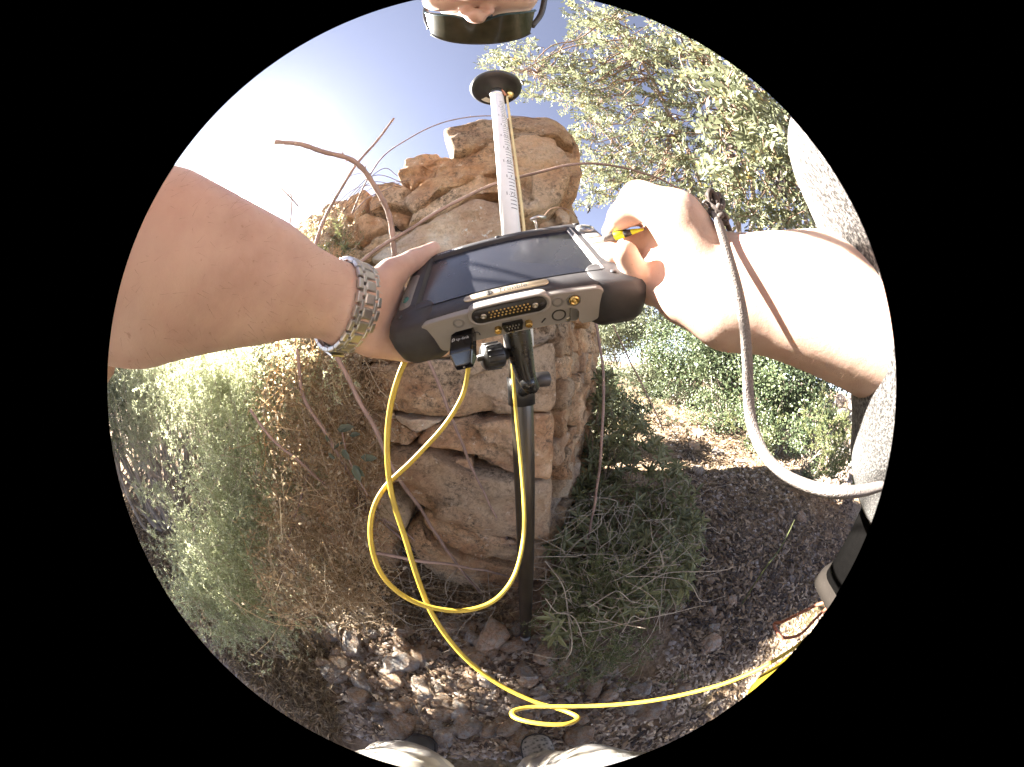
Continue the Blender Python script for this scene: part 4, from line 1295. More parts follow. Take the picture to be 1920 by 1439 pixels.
# grey front bar: its two ends bend down beside the connector bay
bar = np.array([(-74, -6), (-72, -2.5), (-66, -1), (66, -1), (72, -2.5), (75, -7), (76, -20), (74, -33), (66, -38), (54, -38), (54, -21), (46, -17.5), (-46, -17.5), (-54, -21), (-54, -38), (-64, -38), (-72, -30), (-75, -18)], float)
bb = np.stack([.8 * bar + .2 * np.roll(bar, -1, 0), .2 * bar + .8 * np.roll(bar, -1, 0)], 1).reshape(-1, 2); cb_ = np.array((0, -9.))
ins_ = lambda s, dz: cb_ + (bb - cb_) * np.array((1 - s, 1 - dz))
V, F = loft([np.c_[q[:, 0], np.full(len(q), y), q[:, 1]] for q, y in ((bb, -48), (bb, -67.6), (ins_(.008, .035), -69.2), (ins_(.022, .10), -70.0))])
obj('front_bar', tw(V), F, M_GREY, tab, False, TT)
V, F = yslab(rrect(-54, 54, -39, -16.5, 2, 4), [(1, -45), (1, -62.5), (.985, -63.2)])
obj('connector_bay', tw(V), F, M_GREY, tab, False, TT)
for x in (-50.2, 50.2):
    MB().box((0, 0, 0), (6.5, 3, 14)).build('bay_cover', M_GREYD, tab, False, (0, 0, 0)).data.transform(Matrix([[*(TM[i] * .001), (TM @ np.array((x, -63.4, -29)) * .001)[i]] for i in range(3)] + [[0, 0, 0, 1]]))
# multi-pin docking connector
V, F = yslab(rrect(-33, 31, -16, 2.0, 8.9, N4), [(1, -72), (1, -77.4), (.985, -78.6), (.95, -79.0), (.90, -78.9), (.88, -77.9)])
obj('docking_surround', tw(V), F, M_GREY, tab, True, TT)
V, F = yslab(rrect(-29.5, 27.5, -13.6, -.4, 6.5, N4), [(1, -76), (1, -78.6), (.985, -78.9)])
obj('docking_connector', tw(V), F, M_BLK, tab, True, TT)
mb = MB()
for r_ in range(3):
    for c_ in range(11):
        V, F = ydisc(-15.5 + c_ * 2.9 + (1.0 if r_ == 1 else 0), -4.4 - r_ * 2.6, [(.75, -78.5), (.75, -79.5), (.4, -79.8)], 8); mb.add(tw(V), F)
mb.build('contact_pins', M_GOLD, tab, True, TT)['kind'] = 'stuff'
for x in (-20.5, 18.6):
    V, F = ydisc(x, -7, [(2.4, -78.5), (2.4, -79.5), (1.9, -79.9), (1.2, -79.9), (1.0, -79.3)]); obj('screw', tw(V), F, M_STEEL, tab, True, TT)
for x in (-26, 24):
    V, F = ydisc(x, -7, [(1.7, -78.0), (1.7, -78.95)]); obj('guide_hole', tw(V), F, M_INK, tab, True, TT)
for x in (-41, 36):
    V, F = ydisc(x, -9, [(4.6, -76), (4.6, -77.7), (3.4, -77.9), (2.3, -76.9)]); obj('screw_well', tw(V), F, M_GREYD, tab, True, TT)
    V, F = ydisc(x, -9, [(1.9, -76.5), (1.9, -77.2)]); obj('screw_hole', tw(V), F, M_INK, tab, True, TT)
V, F = ydisc(48.5, -9.5, [(6.0, -76), (6.0, -77.8), (4.8, -78.0), (4.6, -77.0)]); obj('aerial_socket_seat', tw(V), F, M_GREYD, tab, True, TT)
V, F = ydisc(48.5, -9.5, [(4.2, -76.5), (4.2, -79.0), (3.4, -79.8), (2.6, -79.8), (2.4, -78.8), (1.2, -78.8), (1.0, -79.6)]); obj('aerial_socket', tw(V), F, M_GOLD, tab, True, TT)
# serial port in the bay
V, F = yslab(np.array([(-9.5, -25.5), (-10.3, -26.5), (-8.7, -33.5), (-7.7, -34.3), (4.7, -34.3), (5.7, -33.5), (7.3, -26.5), (6.5, -25.5)], float)[::-1] * 1.0, [(1, -60), (1, -66.5), (.95, -66.5), (.92, -65.2)])
obj('serial_port', tw(V), F, M_BLKM, tab, False, TT)
mb = MB()
for r_, c_ in ((0, 5), (1, 4)):
    for k in range(c_):
        V, F = ydisc(-6.4 + k * 2.45 + r_ * 1.2, -28.4 - r_ * 3, [(.55, -65), (.55, -66.6), (.3, -66.9)], 7); mb.add(tw(V), F)
mb.build('serial_pins', M_STEEL, tab, True, TT)['kind'] = 'stuff'
for x in (-14.4, 11.4):
    th = np.radians(np.arange(6) * 60 + 10); V, F = loft([np.c_[x + r * np.cos(th), np.full(6, y), -30.4 + r * np.sin(th)] for r, y in ((3.1, -62), (3.1, -67.5), (2.3, -68), (1.3, -68), (1.2, -67))]); obj('jack_screw', tw(V), F, M_GOLD, tab, False, TT)
V, F = ydisc(-3.0, -36.6, [(2.6, -62), (2.6, -63.6), (1.6, -64.0)]); obj('bay_screw', tw(V), F, M_STEEL, tab, True, TT)
V, F = ydisc(46, -35.4, [(2.6, -62), (2.6, -63.8), (1.6, -64.0)]); obj('bay_screw', tw(V), F, M_STEEL, tab, True, TT)
V, F = ydisc(37.5, -29, [(6.2, -62), (6.2, -63.5), (5.0, -63.6), (4.8, -62.8)]); obj('port_plug', tw(V), F, M_BLK, tab, True, TT)
mb = MB(); th = np.radians(np.linspace(-10, 190, 12)); mb.tube(tw([(-33 + 2.3 * math.cos(a), -63.5, -31 + 2.3 * math.sin(a)) for a in th]), .0003, 5)
for s_ in (-1, 1): mb.box(tw([(-33 + 2.3 * s_, -63.5, -32)])[0], (.0009, .0009, .0016), TM)
mb.build('headphone_mark', M_INK, tab, False, TT)
MB().tube(tw([(22.5, -63.6, -33.5), (26, -63.6, -29.5)]), .0006, 6).build('microphone_mark', M_INK, tab, True, TT)
for x, y in ((-93.8, -51.9), (87.8, -53.1), (0.1, 57.5), (91.5, 56.5)):
    V, F = lathe([(2.6, 0), (2.6, 1.1)], 14); V = V + (x, y, -.3 if abs(y) > 55 else .1); obj('fixing_hole', tw(V), F, M_INK, tab, True, TT)
V, F = loft([rr_ring(-99, -86, -41, 18, 5.5, -.5), rr_ring(-98.5, -86.5, -40.5, 17.5, 5.2, .8)]); obj('light_panel', tw(V), F, M_GREYD, tab, True, TT)
V, F = lathe([(3.2, .5), (3.0, 1.4), (1.5, 1.8)], 14); V = V * (1, 1.5, 1) + (-93, -27, 0); obj('status_light', tw(V), F, plain('teal_lens', (.02, .12, .10), .2), tab, True, TT)
# button column on the right
V, F = loft([rr_ring(87, 107, -36, 52, 9, -.5), rr_ring(87.6, 106.4, -35.4, 51.4, 8.6, 1.0)]); obj('button_panel', tw(V), F, M_GREYD, tab, True, TT)
V, F = lathe([(9.2, .5), (9.2, 2.6), (8.2, 3.2), (6.0, 2.4)], 24); V = V + (97, 37, 0); obj('round_button', tw(V), F, plain('button_silver', (.42, .40, .37), .3, .6), tab, True, TT)
V, F = lathe([(5.8, 2.0), (5.6, 3.2), (3.5, 4.0), (0.1, 4.2)], 20, True, False); V = V + (97, 37, 0); obj('button_cap', tw(V), F, plain('button_chrome', (.35, .35, .36), .12, 1.), tab, True, TT)
for y in (16, 3, -10, -23):
    V, F = loft([rr_ring(89.5, 104.5, y - 5.6, y + 5.6, 2, .5), rr_ring(89.5, 104.5, y - 5.6, y + 5.6, 2, 2.0), rr_ring(90.3, 103.7, y - 4.9, y + 4.9, 1.6, 2.6)]); obj('function_button', tw(V), F, plain('button_grey', (.33, .31, .29), .45) if y == 16 else bpy.data.materials['button_grey'], tab, True, TT)
# name plate with lettering
V, F = loft([rr_ring(-34, 33, -58.6, -51.2, 3.6, -.2), rr_ring(-34, 33, -58.6, -51.2, 3.6, .9), rr_ring(-33.4, 32.4, -58, -51.8, 3.2, 1.25)]); obj('name_plate', tw(V), F, plain('plate_champagne', (.50, .42, .30), .35, .35), tab, True, TT)
V, F = text_mesh('Trimble', 7.2); obj('lettering', tw(np.c_[V[:, 0] + 5, V[:, 1] - 54.9, np.full(len(V), 1.4)]), F, M_INK, tab, False, TT)
mb = MB()
for r0, sx in ((2.6, 1), (2.6, .45)):
    a = np.linspace(0, 6.283, 17); mb.tube(tw(np.c_[-13.2 + r0 * sx * np.cos(a), -54.9 + r0 * np.sin(a), np.full(17, 1.45)]), .00028, 5, False)
for y in (-1.3, 0, 1.3): mb.tube(tw([(-13.2 - 2.4, -54.9 + y, 1.45), (-13.2 + 2.4, -54.9 + y, 1.45)]), .00026, 5)
mb.build('globe_emblem', M_INK, tab, True, TT)
V, F = text_mesh('Trimble Tablet', 5.2, 0, 'LEFT'); obj('lettering', tw(np.c_[V[:, 0] - 72, V[:, 1] + 53.5, np.full(len(V), .6)]), F, plain('print_pale', (.55, .55, .55), .6), tab, False, TT)
# small clamp and wire loop standing at the rear edge
mb = MB(); mb.tube(tw([(47, 64, -12), (47, 66, 4), (46.5, 67, 10)]), .0016, 8); mb.tube(tw([(42, 66, 10), (52, 68, 12), (60, 70, 9)]), .0022, 8); mb.build('tether_post', M_STEEL, tab, True, TT)
tether = spline(tw([(58, 70, 10), (70, 74, 18), (88, 78, 14), (100, 74, 2)]), 6)
tag(obj('tether_wire', *tube(tether, .0007, 6), M_TWIG), 'thin dark wire looping off the rear edge of the tablet', 'wire')

# ------------------------------------------------------------------ bracket between pole and tablet (clamped to the pole)
BM = TM


def bp(px, py, d): return at(px, py, d)


br = [bp(985, 600, .315), bp(990, 700, .345), bp(1000, 732, .365)]
mb = MB()
ax = spline([bp(962, 590, .30), bp(972, 640, .312), bp(985, 700, .335), bp(998, 730, .350)], 6)
r_ = np.interp(np.linspace(0, 1, len(ax)), [0, .35, .8, 1], [.0185, .0180, .0130, .0115])
mb.tube(ax, r_, 20); mb.build('clamp_arm', M_BLKM, pole, True, FOOT)
dx = bp(1010, 660, .325) - bp(955, 660, .325)
for s_ in (-.2, .22):
    q = ax + (bp(985, 660, .30) - bp(985, 660, .325)) * .62 + dx * s_ * .25
    MB().tube(q[2:], .0032, 6).build('arm_rib', M_BLK, pole, True, FOOT)
ball = bp(990, 718, .333)
for k in range(1):
    th = np.linspace(0, math.pi, 10); V, F = lathe([(.0115 * math.sin(a) + 1e-4, -.0115 * math.cos(a)) for a in th], 20, False, False); obj('ball_joint', V + ball, F, M_BLKM, pole, True, FOOT)
a, b = bp(905, 671, .300), bp(946, 664, .312)
u = (b - a) / np.linalg.norm(b - a)
fr = frame(u, (0, .3, 1))
V, F = lathe([(.004, -.007), (.004, 0), (.0145, .0005), (.0165, .003), (.0175, .022), (.0165, .0255), (.0085, .026), (.0085, .034), (.005, .036)], 26); obj('tightening_knob', xf(V, fr, a), F, M_BLK, pole, True, FOOT)
mb = MB()
for k in range(14):
    c, s = math.cos(k * 2 * math.pi / 14), math.sin(k * 2 * math.pi / 14)
    mb.tube(xf([(.0166 * c, .0166 * s, .003), (.0176 * c, .0176 * s, .022)], fr, a), .0012, 5)
mb.build('knob_grip', M_BLK, pole, True, FOOT)
a, b = bp(1012, 712, .385), bp(1034, 710, .392)
fr = frame(b - a, (0, .3, 1)); V, F = lathe([(.012, -.02), (.0125, 0), (.0125, .014), (.0115, .0155)], 22); obj('clamp_bolt', xf(V, fr, a), F, plain('brown_black_plastic', (.05, .042, .038), .45), pole, True, FOOT)
pc = FOOT + PAX * 1.12
V, F = lathe([(.0216, 1.10), (.0252, 1.10), (.0252, 1.15), (.0216, 1.15)], 24); obj('pole_clamp', pw(V), F, M_BLK, pole, True, FOOT)
MB().tube([bp(998, 728, .352), bp(1000, 722, .39), FOOT + PAX * 1.125 + (0, -.02, 0)], .009, 12).build('clamp_stem', M_BLKM, pole, True, FOOT)
MB().tube([bp(962, 592, .298), tw([(-2, -5, -52)])[0], tw([(-2, 0, -44)])[0]], .012, 12).build('tablet_mount', M_BLKM, pole, True, FOOT)

# ------------------------------------------------------------------ usb adapter
t0 = tw([(-47, -86, -24)])[0]
usb = thing('usb_adapter', 'small glossy black usb network adapter plugged into the tablet front', 'adapter', t0)
M_GLOSS = plain('gloss_black', (.008, .008, .009), .12, 0., .6, var=.1)


def uw(V): return tw(np.asarray(V, float) + (-43, 5.6, -26))


V, F = loft([np.c_[q[:, 0], np.full(len(q), y), q[:, 1]] for q, y in ((rrect(-8, 8, -5, 5, 1.2, 3), -62), (rrect(-9.5, 9.5, -6.5, 6.0, 1.6, 3), -64), (rrect(-9.5, 9.5, -6.5, 6.2, 1.6, 3), -95), (rrect(-9.2, 9.2, -6.2, 5.8, 1.6, 3), -96), (rrect(-7, 7, -5.6, .5, 1.4, 3), -103), (rrect(-6.5, 6.5, -5.0, 0, 1.4, 3), -103.6))])
obj('housing', uw(V), F, M_GLOSS, usb, False, t0)
V, F = text_mesh('tp-link', 4.2); M_SILV = plain('silver_print', (.55, .55, .55), .5)
obj('lettering', uw(np.c_[V[:, 0] + 1.6, V[:, 1] - 82, np.full(len(V), 6.45)]), F, M_SILV, usb, False, t0)
a = np.linspace(-2.2, 2.6, 12); mb = MB(); mb.tube(uw(np.c_[-6.2 + 1.2 * np.cos(a), -81.6 + 1.2 * np.sin(a), np.full(12, 6.45)]), .00030, 5); mb.tube(uw([(-7.2, -83.6, 6.45), (-7.2, -81.6, 6.45)]), .0003, 5)
mb.build('emblem', M_SILV, usb, True, t0)
V, F = ydisc(0, -3, [(.9, -103), (.9, -103.9)], 10); obj('indicator', uw(V), F, M_STEEL, usb, True, t0)

# ------------------------------------------------------------------ yellow cables


def px_path(L): return spline([at(x, y, d) for x, y, d in L], 8)


c1 = px_path([(782, 640, .285), (765, 668, .262), (748, 705, .255), (731, 770, .258), (726, 850, .262), (735, 930, .270), (760, 1010, .28), (785, 1090, .295), (815, 1160, .32), (868, 1230, .345), (930, 1280, .365), (1000, 1315, .38), (1055, 1332, .385), (1083, 1346, .375), (1062, 1358, .355), (1010, 1357, .345), (966, 1346, .35), (964, 1333, .362), (1000, 1326, .375), (1060, 1325, .38), (1150, 1322, .39), (1280, 1303, .40), (1380, 1274, .41), (1470, 1228, .42), (1545, 1170, .43)])
tag(obj('yellow_cable', *tube(c1, .0031, 10), M_YEL), 'long yellow cable hanging from under the left hand, coiling once and running off right', 'cable')
c2 = px_path([(872, 668, .268), (876, 682, .275), (877, 700, .28), (866, 745, .282), (832, 800, .28), (775, 862, .276), (722, 914, .275), (698, 962, .275), (696, 1020, .275), (716, 1078, .28), (760, 1120, .288), (820, 1142, .296), (880, 1144, .305), (930, 1124, .315), (964, 1080, .33), (980, 1020, .345), (983, 960, .35), (976, 860, .36), (967, 770, .365), (962, 700, .37), (960, 640, .37)])
tag(obj('yellow_cable', *tube(c2, .0029, 10), M_YEL), 'yellow cable looping from the black adapter down and back up behind the pole bracket', 'cable')

# ------------------------------------------------------------------ stylus, lanyard
s0, s1 = at(1110, 456, .236), at(1190, 434, .222)
sd = (s1 - s0); sl_ = np.linalg.norm(sd); sf = frame(sd, (0, 0, 1))
sty = thing('stylus', 'yellow and black stylus pen pinched in the right hand above the tablet buttons', 'stylus', s0)
k = sl_
V, F = lathe([(.0006, 0), (.0011, .003), (.0013, k * .17), (.0026, k * .24), (.0028, k * .30)], 14); obj('tip', xf(V, sf, s0), F, plain('stylus_grey', (.45, .43, .40), .4), sty, True, s0)
V, F = lathe([(.0031, k * .29), (.0036, k * .31), (.0036, k * .36), (.0032, k * .37), (.0042, k * .55)], 16); obj('grip', xf(V, sf, s0), F, M_GREYD, sty, True, s0)
V, F = lathe([(.0036, k * .53), (.0039, k * .56), (.0036, k * .77)], 16); obj('barrel', xf(V, sf, s0), F, plain('stylus_yellow', (.60, .62, .02), .4), sty, True, s0)
V, F = lathe([(.0036, k * .77), (.0027, k * .93)], 16); obj('band', xf(V, sf, s0), F, M_BLK, sty, True, s0)
V, F = lathe([(.0027, k * .93), (.0008, k * 1.2)], 16); obj('tail', xf(V, sf, s0), F, bpy.data.materials['stylus_yellow'], sty, True, s0)
MB().tube(spline([s0 + sd * 1.2, at(1212, 428, .248), at(1230, 420, .25), at(1250, 414, .25)], 5), .0008, 6).build('cord', M_BLK, sty, True, s0)

t = NT('braided_strap'); co = t.coord()
w1 = t.n('ShaderNodeTexWave', wave_type='BANDS', bands_direction='DIAGONAL'); w1.inputs['Scale'].default_value = 230; w1.inputs['Distortion'].default_value = 1.0; t.l(co, w1.inputs['Vector'])
w2 = t.n('ShaderNodeTexVoronoi'); w2.inputs['Scale'].default_value = 850; t.l(co, w2.inputs['Vector'])
cc = t.mix(w2.outputs['Distance'], (.075, .065, .06), (.26, .235, .215))
t.set(t.mix(t.noise(co, 400, 3), cc, (.15, .13, .125)), .9, 0., .2, t.bump(w2.outputs['Distance'], .6, .0006))
M_STRAP = t.m
lp_ = px_path([(1342, 402, .192), (1350, 425, .180), (1366, 478, .160), (1384, 545, .148), (1397, 620, .144), (1402, 690, .146), (1404, 750, .148), (1411, 800, .146), (1432, 850, .138), (1466, 886, .125), (1510, 910, .112), (1560, 922, .110), (1605, 922, .13), (1650, 912, .17)])
wdt = np.interp(np.linspace(0, 1, len(lp_)), [0, .1, .55, .75, 1], [.0042, .0046, .0052, .0056, .0060])
lb_ = lp_[0].copy()
lan = thing('lanyard', 'grey braided lanyard strap knotted at the right wrist, hanging down to the shirt', 'lanyard', lb_)
V, F = tube(lp_, wdt, 12, True, (1, 0, .2)); obj('strap', V, F, M_STRAP, lan, True, lb_)
kn = at(1345, 392, .196)
P = []
for i in range(34):
    a = i * 1.25; P.append(kn + np.array((.0045 * math.cos(a) * (1 + .5 * math.sin(a * .43)), .004 * math.sin(a * 1.3), .011 * math.sin(a * .37) + .002 * math.cos(a * 2))))
MB().tube(spline(P, 4), .0021, 6).build('knot', plain('dark_cord', (.07, .055, .05), .9, var=.5, vs=300), lan, True, lb_)
MB().tube(spline([kn, at(1330, 400, .192), at(1318, 388, .190), at(1322, 378, .192), at(1330, 385, .195)], 6), .0012, 6).build('cord_end', M_STRAP, lan, True, lb_)
MB().tube(spline([kn + (0, .003, -.006), at(1362, 420, .196), at(1368, 432, .198)], 6), .0022, 6).build('cord_end', bpy.data.materials['dark_cord'], lan, True, lb_)

# ------------------------------------------------------------------ the person holding the tablet
t = NT('skin'); co = t.coord()
base = t.ramp(t.noise(co, 22, 6, .6), [(.3, (.42, .275, .22)), (.55, (.52, .365, .295)), (.75, (.59, .43, .35))])
red = t.ramp(t.noise(co, 8, 3), [(.45, (0, 0, 0)), (.7, (.5, .5, .5))])
base = t.mix(red, base, (.46, .24, .185))
sp_ = t.ramp(t.noise(co, 260, 2, .4), [(.71, (0, 0, 0)), (.76, (.35, .35, .35))])
base = t.mix(sp_, base, (.24, .12, .075))
vo = t.n('ShaderNodeTexVoronoi'); vo.inputs['Scale'].default_value = 900; t.l(co, vo.inputs['Vector'])
n1 = t.bump(vo.outputs['Distance'], .10, .0004)
n2 = t.bump(t.noise(co, 140, 5, .6), .20, .0012, n1)
t.set(base, t.ramp(t.noise(co, 60, 4), [(.3, (.42,) * 3), (.7, (.6,) * 3)]), 0., .4, n2)
t.b.inputs['Subsurface Weight'].default_value = .25
t.b.inputs['Subsurface Radius'].default_value = (1, .35, .2)
t.b.inputs['Subsurface Scale'].default_value = .006
M_SKIN = t.m


def A(px, py, d): return at(px, py, d)


def chain(P, pts, rr, k):
    f = None
    for i in range(len(pts) - 1):
        g = sd_cap(P, pts[i], pts[i + 1], rr[i], rr[i + 1])
        f = g if f is None else smin(f, g, k)
    return f


# ---- right hand (palm towards the camera) and forearm
RW = A(1372, 535, .200)
RH = dict(
    thumb=([A(1335, 520, .196), A(1268, 408, .196), A(1203, 376, .214), A(1163, 408, .226)], [.025, .0205, .0160, .0118]),
    index=([A(1238, 402, .238), A(1192, 402, .258), A(1158, 414, .252), A(1147, 436, .238)], [.0135, .0112, .0102, .0095]),
    middle=([A(1226, 450, .240), A(1182, 462, .258), A(1156, 488, .248), A(1146, 470, .232)], [.0135, .0115, .0108, .0100]),
    ring=([A(1222, 500, .238), A(1186, 522, .246), A(1164, 510, .236), A(1152, 478, .224)], [.0130, .0115, .0112, .0106]),
    little=([A(1226, 548, .226), A(1202, 538, .226), A(1188, 508, .214), A(1173, 476, .206)], [.0125, .0115, .0118, .0112]),
)
EL_R = [A(1725, 608, .285), A(1725, 655, .285)]


def f_right(P):
    arm = smin(sd_cap(P, A(1386, 505, .200), EL_R[0], .0245, .056), sd_cap(P, A(1366, 585, .200), EL_R[1], .0240, .056), .03)
    palm = sd_cap(P, A(1372, 540, .203), A(1240, 440, .236), .026, .016)
    palm = smin(palm, sd_cap(P, A(1365, 560, .203), A(1232, 500, .232), .026, .015), .02)
    palm = smin(palm, sd_cap(P, A(1345, 585, .203), A(1240, 545, .220), .022, .0155), .018)
    palm = smin(palm, sd_cap(P, A(1330, 560, .195), A(1275, 565, .205), .020, .017), .014)      # heel of the hand
    th, tr = RH['thumb']
    thumb = chain(P, th, tr, .006)
    thumb = smin(thumb, sd_cap(P, A(1320, 540, .192), A(1280, 430, .193), .021, .0185), .014)     # ball of the thumb
    f = smin(arm, palm, .022)
    for nm in ('index', 'middle', 'ring', 'little'):
        pts, rr = RH[nm]
        g = chain(P, pts, rr, .004)
        for j in (1, 2):                                       # creases at the joints, pads between them
            pass
        g = smin(g, sd_cap(P, pts[0] * .8 + pts[1] * .2, pts[0] * .3 + pts[1] * .7, rr[1] * 1.12, rr[1] * 1.06), .004)
        f = smin(f, g, .0016)
    f = smin(f, thumb, .009)
    return f


def arm_mesh(f, pts, pad, h):
    q = np.array(pts); V, F = polish(f, q.min(0) - pad, q.max(0) + pad, h)
    return relax(V, F, 2, .5), F


rpts = [RW, *EL_R, *(p for v in RH.values() for p in v[0])]
RV, RF = arm_mesh(f_right, rpts, .062, .0023)

# ---- left forearm and hand, gripping the tablet's left edge
EL_L = [A(120, 470, .215), A(120, 505, .215)]
LW = A(668, 570, .236)


def T1(x, y, z): return tw([(x, y, z)])[0]


LH = dict(
    thumb=([A(690, 560, .240), A(733, 515, .262), A(776, 488, .288), A(813, 466, .305)], [.021, .0165, .0125, .0088]),
    f1=([T1(-121, 34, -34), T1(-112, 36, -54), T1(-80, 38, -56), T1(-58, 38, -54)], [.012, .0105, .0095, .008]),
    f2=([T1(-122, 12, -36), T1(-113, 12, -56), T1(-76, 12, -57), T1(-52, 12, -54)], [.012, .0105, .0098, .0082]),
    f3=([T1(-122, -10, -38), T1(-112, -12, -57), T1(-76, -14, -58), T1(-54, -14, -55)], [.012, .0105, .0098, .0082]),
    f4=([T1(-120, -34, -40), T1(-108, -40, -57), T1(-78, -42, -58), T1(-62, -44, -56)], [.0125, .0105, .0095, .008]),
)


def f_left(P):
    arm = smin(sd_cap(P, A(648, 540, .236), EL_L[0], .0200, .045), sd_cap(P, A(640, 594, .236), EL_L[1], .0200, .042), .03)
    arm = smin(arm, sd_cap(P, A(470, 525, .195), A(300, 510, .19), .034, .046), .03)
    palm = sd_cap(P, A(668, 560, .240), T1(-121, 28, -30), .024, .014)
    palm = smin(palm, sd_cap(P, A(664, 590, .240), T1(-123, 0, -34), .024, .013), .02)
    palm = smin(palm, sd_cap(P, A(660, 610, .240), T1(-121, -28, -38), .022, .0135), .02)
    palm = smin(palm, sd_cap(P, A(700, 640, .246), T1(-113, -44, -48), .016, .013), .015)
    th, tr = LH['thumb']
    palm = smin(palm, chain(P, th, tr, .006), .012)
    f = smin(arm, palm, .02)
    for nm in ('f1', 'f2', 'f3', 'f4'):
        pts, rr = LH[nm]
        f = smin(f, chain(P, pts, rr, .004), .004)
    return f


lpts = [LW, *EL_L, *(p for v in LH.values() for p in v[0])]
LV, LF = arm_mesh(f_left, lpts, .062, .0024)

# ---- head, looking down at the tablet
HF = np.array((-.05, math.cos(R_(46)), -math.sin(R_(46)))); HF /= np.linalg.norm(HF)      # where the face points
HM = frame(np.cross((1, .06, -.06), HF), (1, .06, -.06))        # x: to the picture's right, y: forward, z: up the head
HM = np.c_[HM[:, 0], HF - HM[:, 0] * (HF @ HM[:, 0]), HM[:, 2]]
HM[:, 1] /= np.linalg.norm(HM[:, 1]); HM[:, 2] = np.cross(HM[:, 0], HM[:, 1])
NOSE = A(891, 35, .425)
HC = NOSE - HM @ np.array((0, .112, -.028))                     # centre of the skull


def hw(p): return HC + HM @ np.asarray(p, float)


def f_head(P):
    q = (P - HC.astype(np.float32)) @ HM.astype(np.float32)
    f = sd_ell(q, (0, -.012, .03), (.074, .094, .098))
    f = smin(f, sd_ell(q, (0, .030, -.045), (.060, .056, .066)), .03)       # face
    f = smin(f, sd_ell(q, (0, .055, -.094), (.030, .030, .022)), .03)       # chin
    for s in (-1, 1):
        f = smin(f, sd_cap(q, (s * .055, .0, -.055), (s * .022, .060, -.096), .014, .012), .025)
        f = smin(f, sd_ell(q, (s * .043, .060, -.025), (.026, .022, .022)), .02)   # cheeks
        f = smin(f, sd_ell(q, (s * .076, -.012, -.008), (.010, .020, .032)), .008)  # ears
    f = smin(f, sd_cap(q, (0, .084, .016), (0, .105, -.022), .009, .0115), .012)    # nose
    f = smin(f, sd_ell(q, (0, .104, -.027), (.0125, .0125, .010)), .006)
    for s in (-1, 1):
        f = smin(f, sd_ell(q, (s * .0135, .094, -.029), (.0085, .0115, .008)), .005)
        f = -smin(-f, sd_ell(q, (s * .0085, .098, -.041), (.0045, .0068, .010)), .003)   # nostrils
    f = smin(f, sd_cap(q, (-.020, .083, -.062), (.020, .083, -.062), .0085, .0085), .012)   # lips
    f = smin(f, sd_cap(q, (-.017, .082, -.072), (.017, .082, -.072), .0075, .0075), .010)
    f = -smin(-f, sd_cap(q, (-.024, .093, -.0665), (.024, .093, -.0665), .0016, .0016), .004)
    for s in (-1, 1): f = -smin(-f, sd_cap(q, (s * .020, .092, -.036), (s * .034, .080, -.066), .0025, .003), .008)
    return f


hp = np.array([hw((x, y, z)) for x in (-.1, .1) for y in (-.13, .13) for z in (-.14, .14)])
HV, HFc = polish(f_head, hp.min(0), hp.max(0), .0032)
HV = relax(HV, HFc, 1)

# ---- the rest of the body, under the clothes
SH = np.array([(-.19, -.155, 1.415), (.19, -.155, 1.415)])
ELB = [np.array((-.255, -.045, 1.235)), np.array((.262, -.035, 1.225))]
HIP = [np.array((-.12, -.235, .86)), np.array((.13, -.235, .86))]
KNEE = [np.array((-.185, -.200, .46)), np.array((.165, -.205, .46))]
ANK = [np.array((-.285, -.30, .10)), np.array((.125, -.24, .10))]


def f_torso(P):
    f = sd_ell(P, (0, -.22, 1.24), (.165, .095, .24))
    f = smin(f, sd_ell(P, (0, -.225, .95), (.155, .095, .17)), .08)
    for i in (0, 1):
        f = smin(f, sd_cap(P, SH[i], ELB[i], .047, .040), .05)
        f = smin(f, sd_cap(P, HIP[i], KNEE[i], .075, .050), .05)
        f = smin(f, sd_cap(P, KNEE[i], ANK[i], .048, .034), .03)
    return smin(f, sd_cap(P, (0, -.19, 1.42), HC + HM @ np.array((0, -.03, -.05)), .055, .052), .05)


BV, BF = polish(f_torso, (-.42, -.42, .02), (.42, .14, 1.74), .014)
person = thing('person', 'person standing behind the camera in a grey t-shirt, both hands at the tablet', 'person', (0, -.2, 0))
n1, n2, n3 = len(LV), len(RV), len(HV)
obj('body', np.concatenate([LV, RV, HV, BV]), np.concatenate([LF, RF + n1, HFc + n1 + n2, BF + n1 + n2 + n3]), M_SKIN, person, True, (0, -.2, 0))
# thumb nail of the left hand
th = LH['thumb'][0]; nd = th[3] - th[2]; nd /= np.linalg.norm(nd)
up = TM[:, 1] * .8 + np.array((0, 0, .35)); up -= nd * (up @ nd); up /= np.linalg.norm(up); sdv = np.cross(nd, up)
q = [(u, v) for v in np.linspace(-1, 1, 5) for u in np.linspace(-1, 1, 5)]
NV = np.array([th[3] + nd * (.0035 * v - .001) + sdv * u * .0058 * (1 - .18 * (v > .7)) + up * (.0090 - .0016 * u * u - .0010 * max(0, v) ** 2) for u, v in q])
obj('thumbnail', NV, [(i, i + 1, i + 6, i + 5) for r in range(4) for i in range(r * 5, r * 5 + 4)], plain('nail', (.55, .38, .31), .3), person, True, (0, -.2, 0))
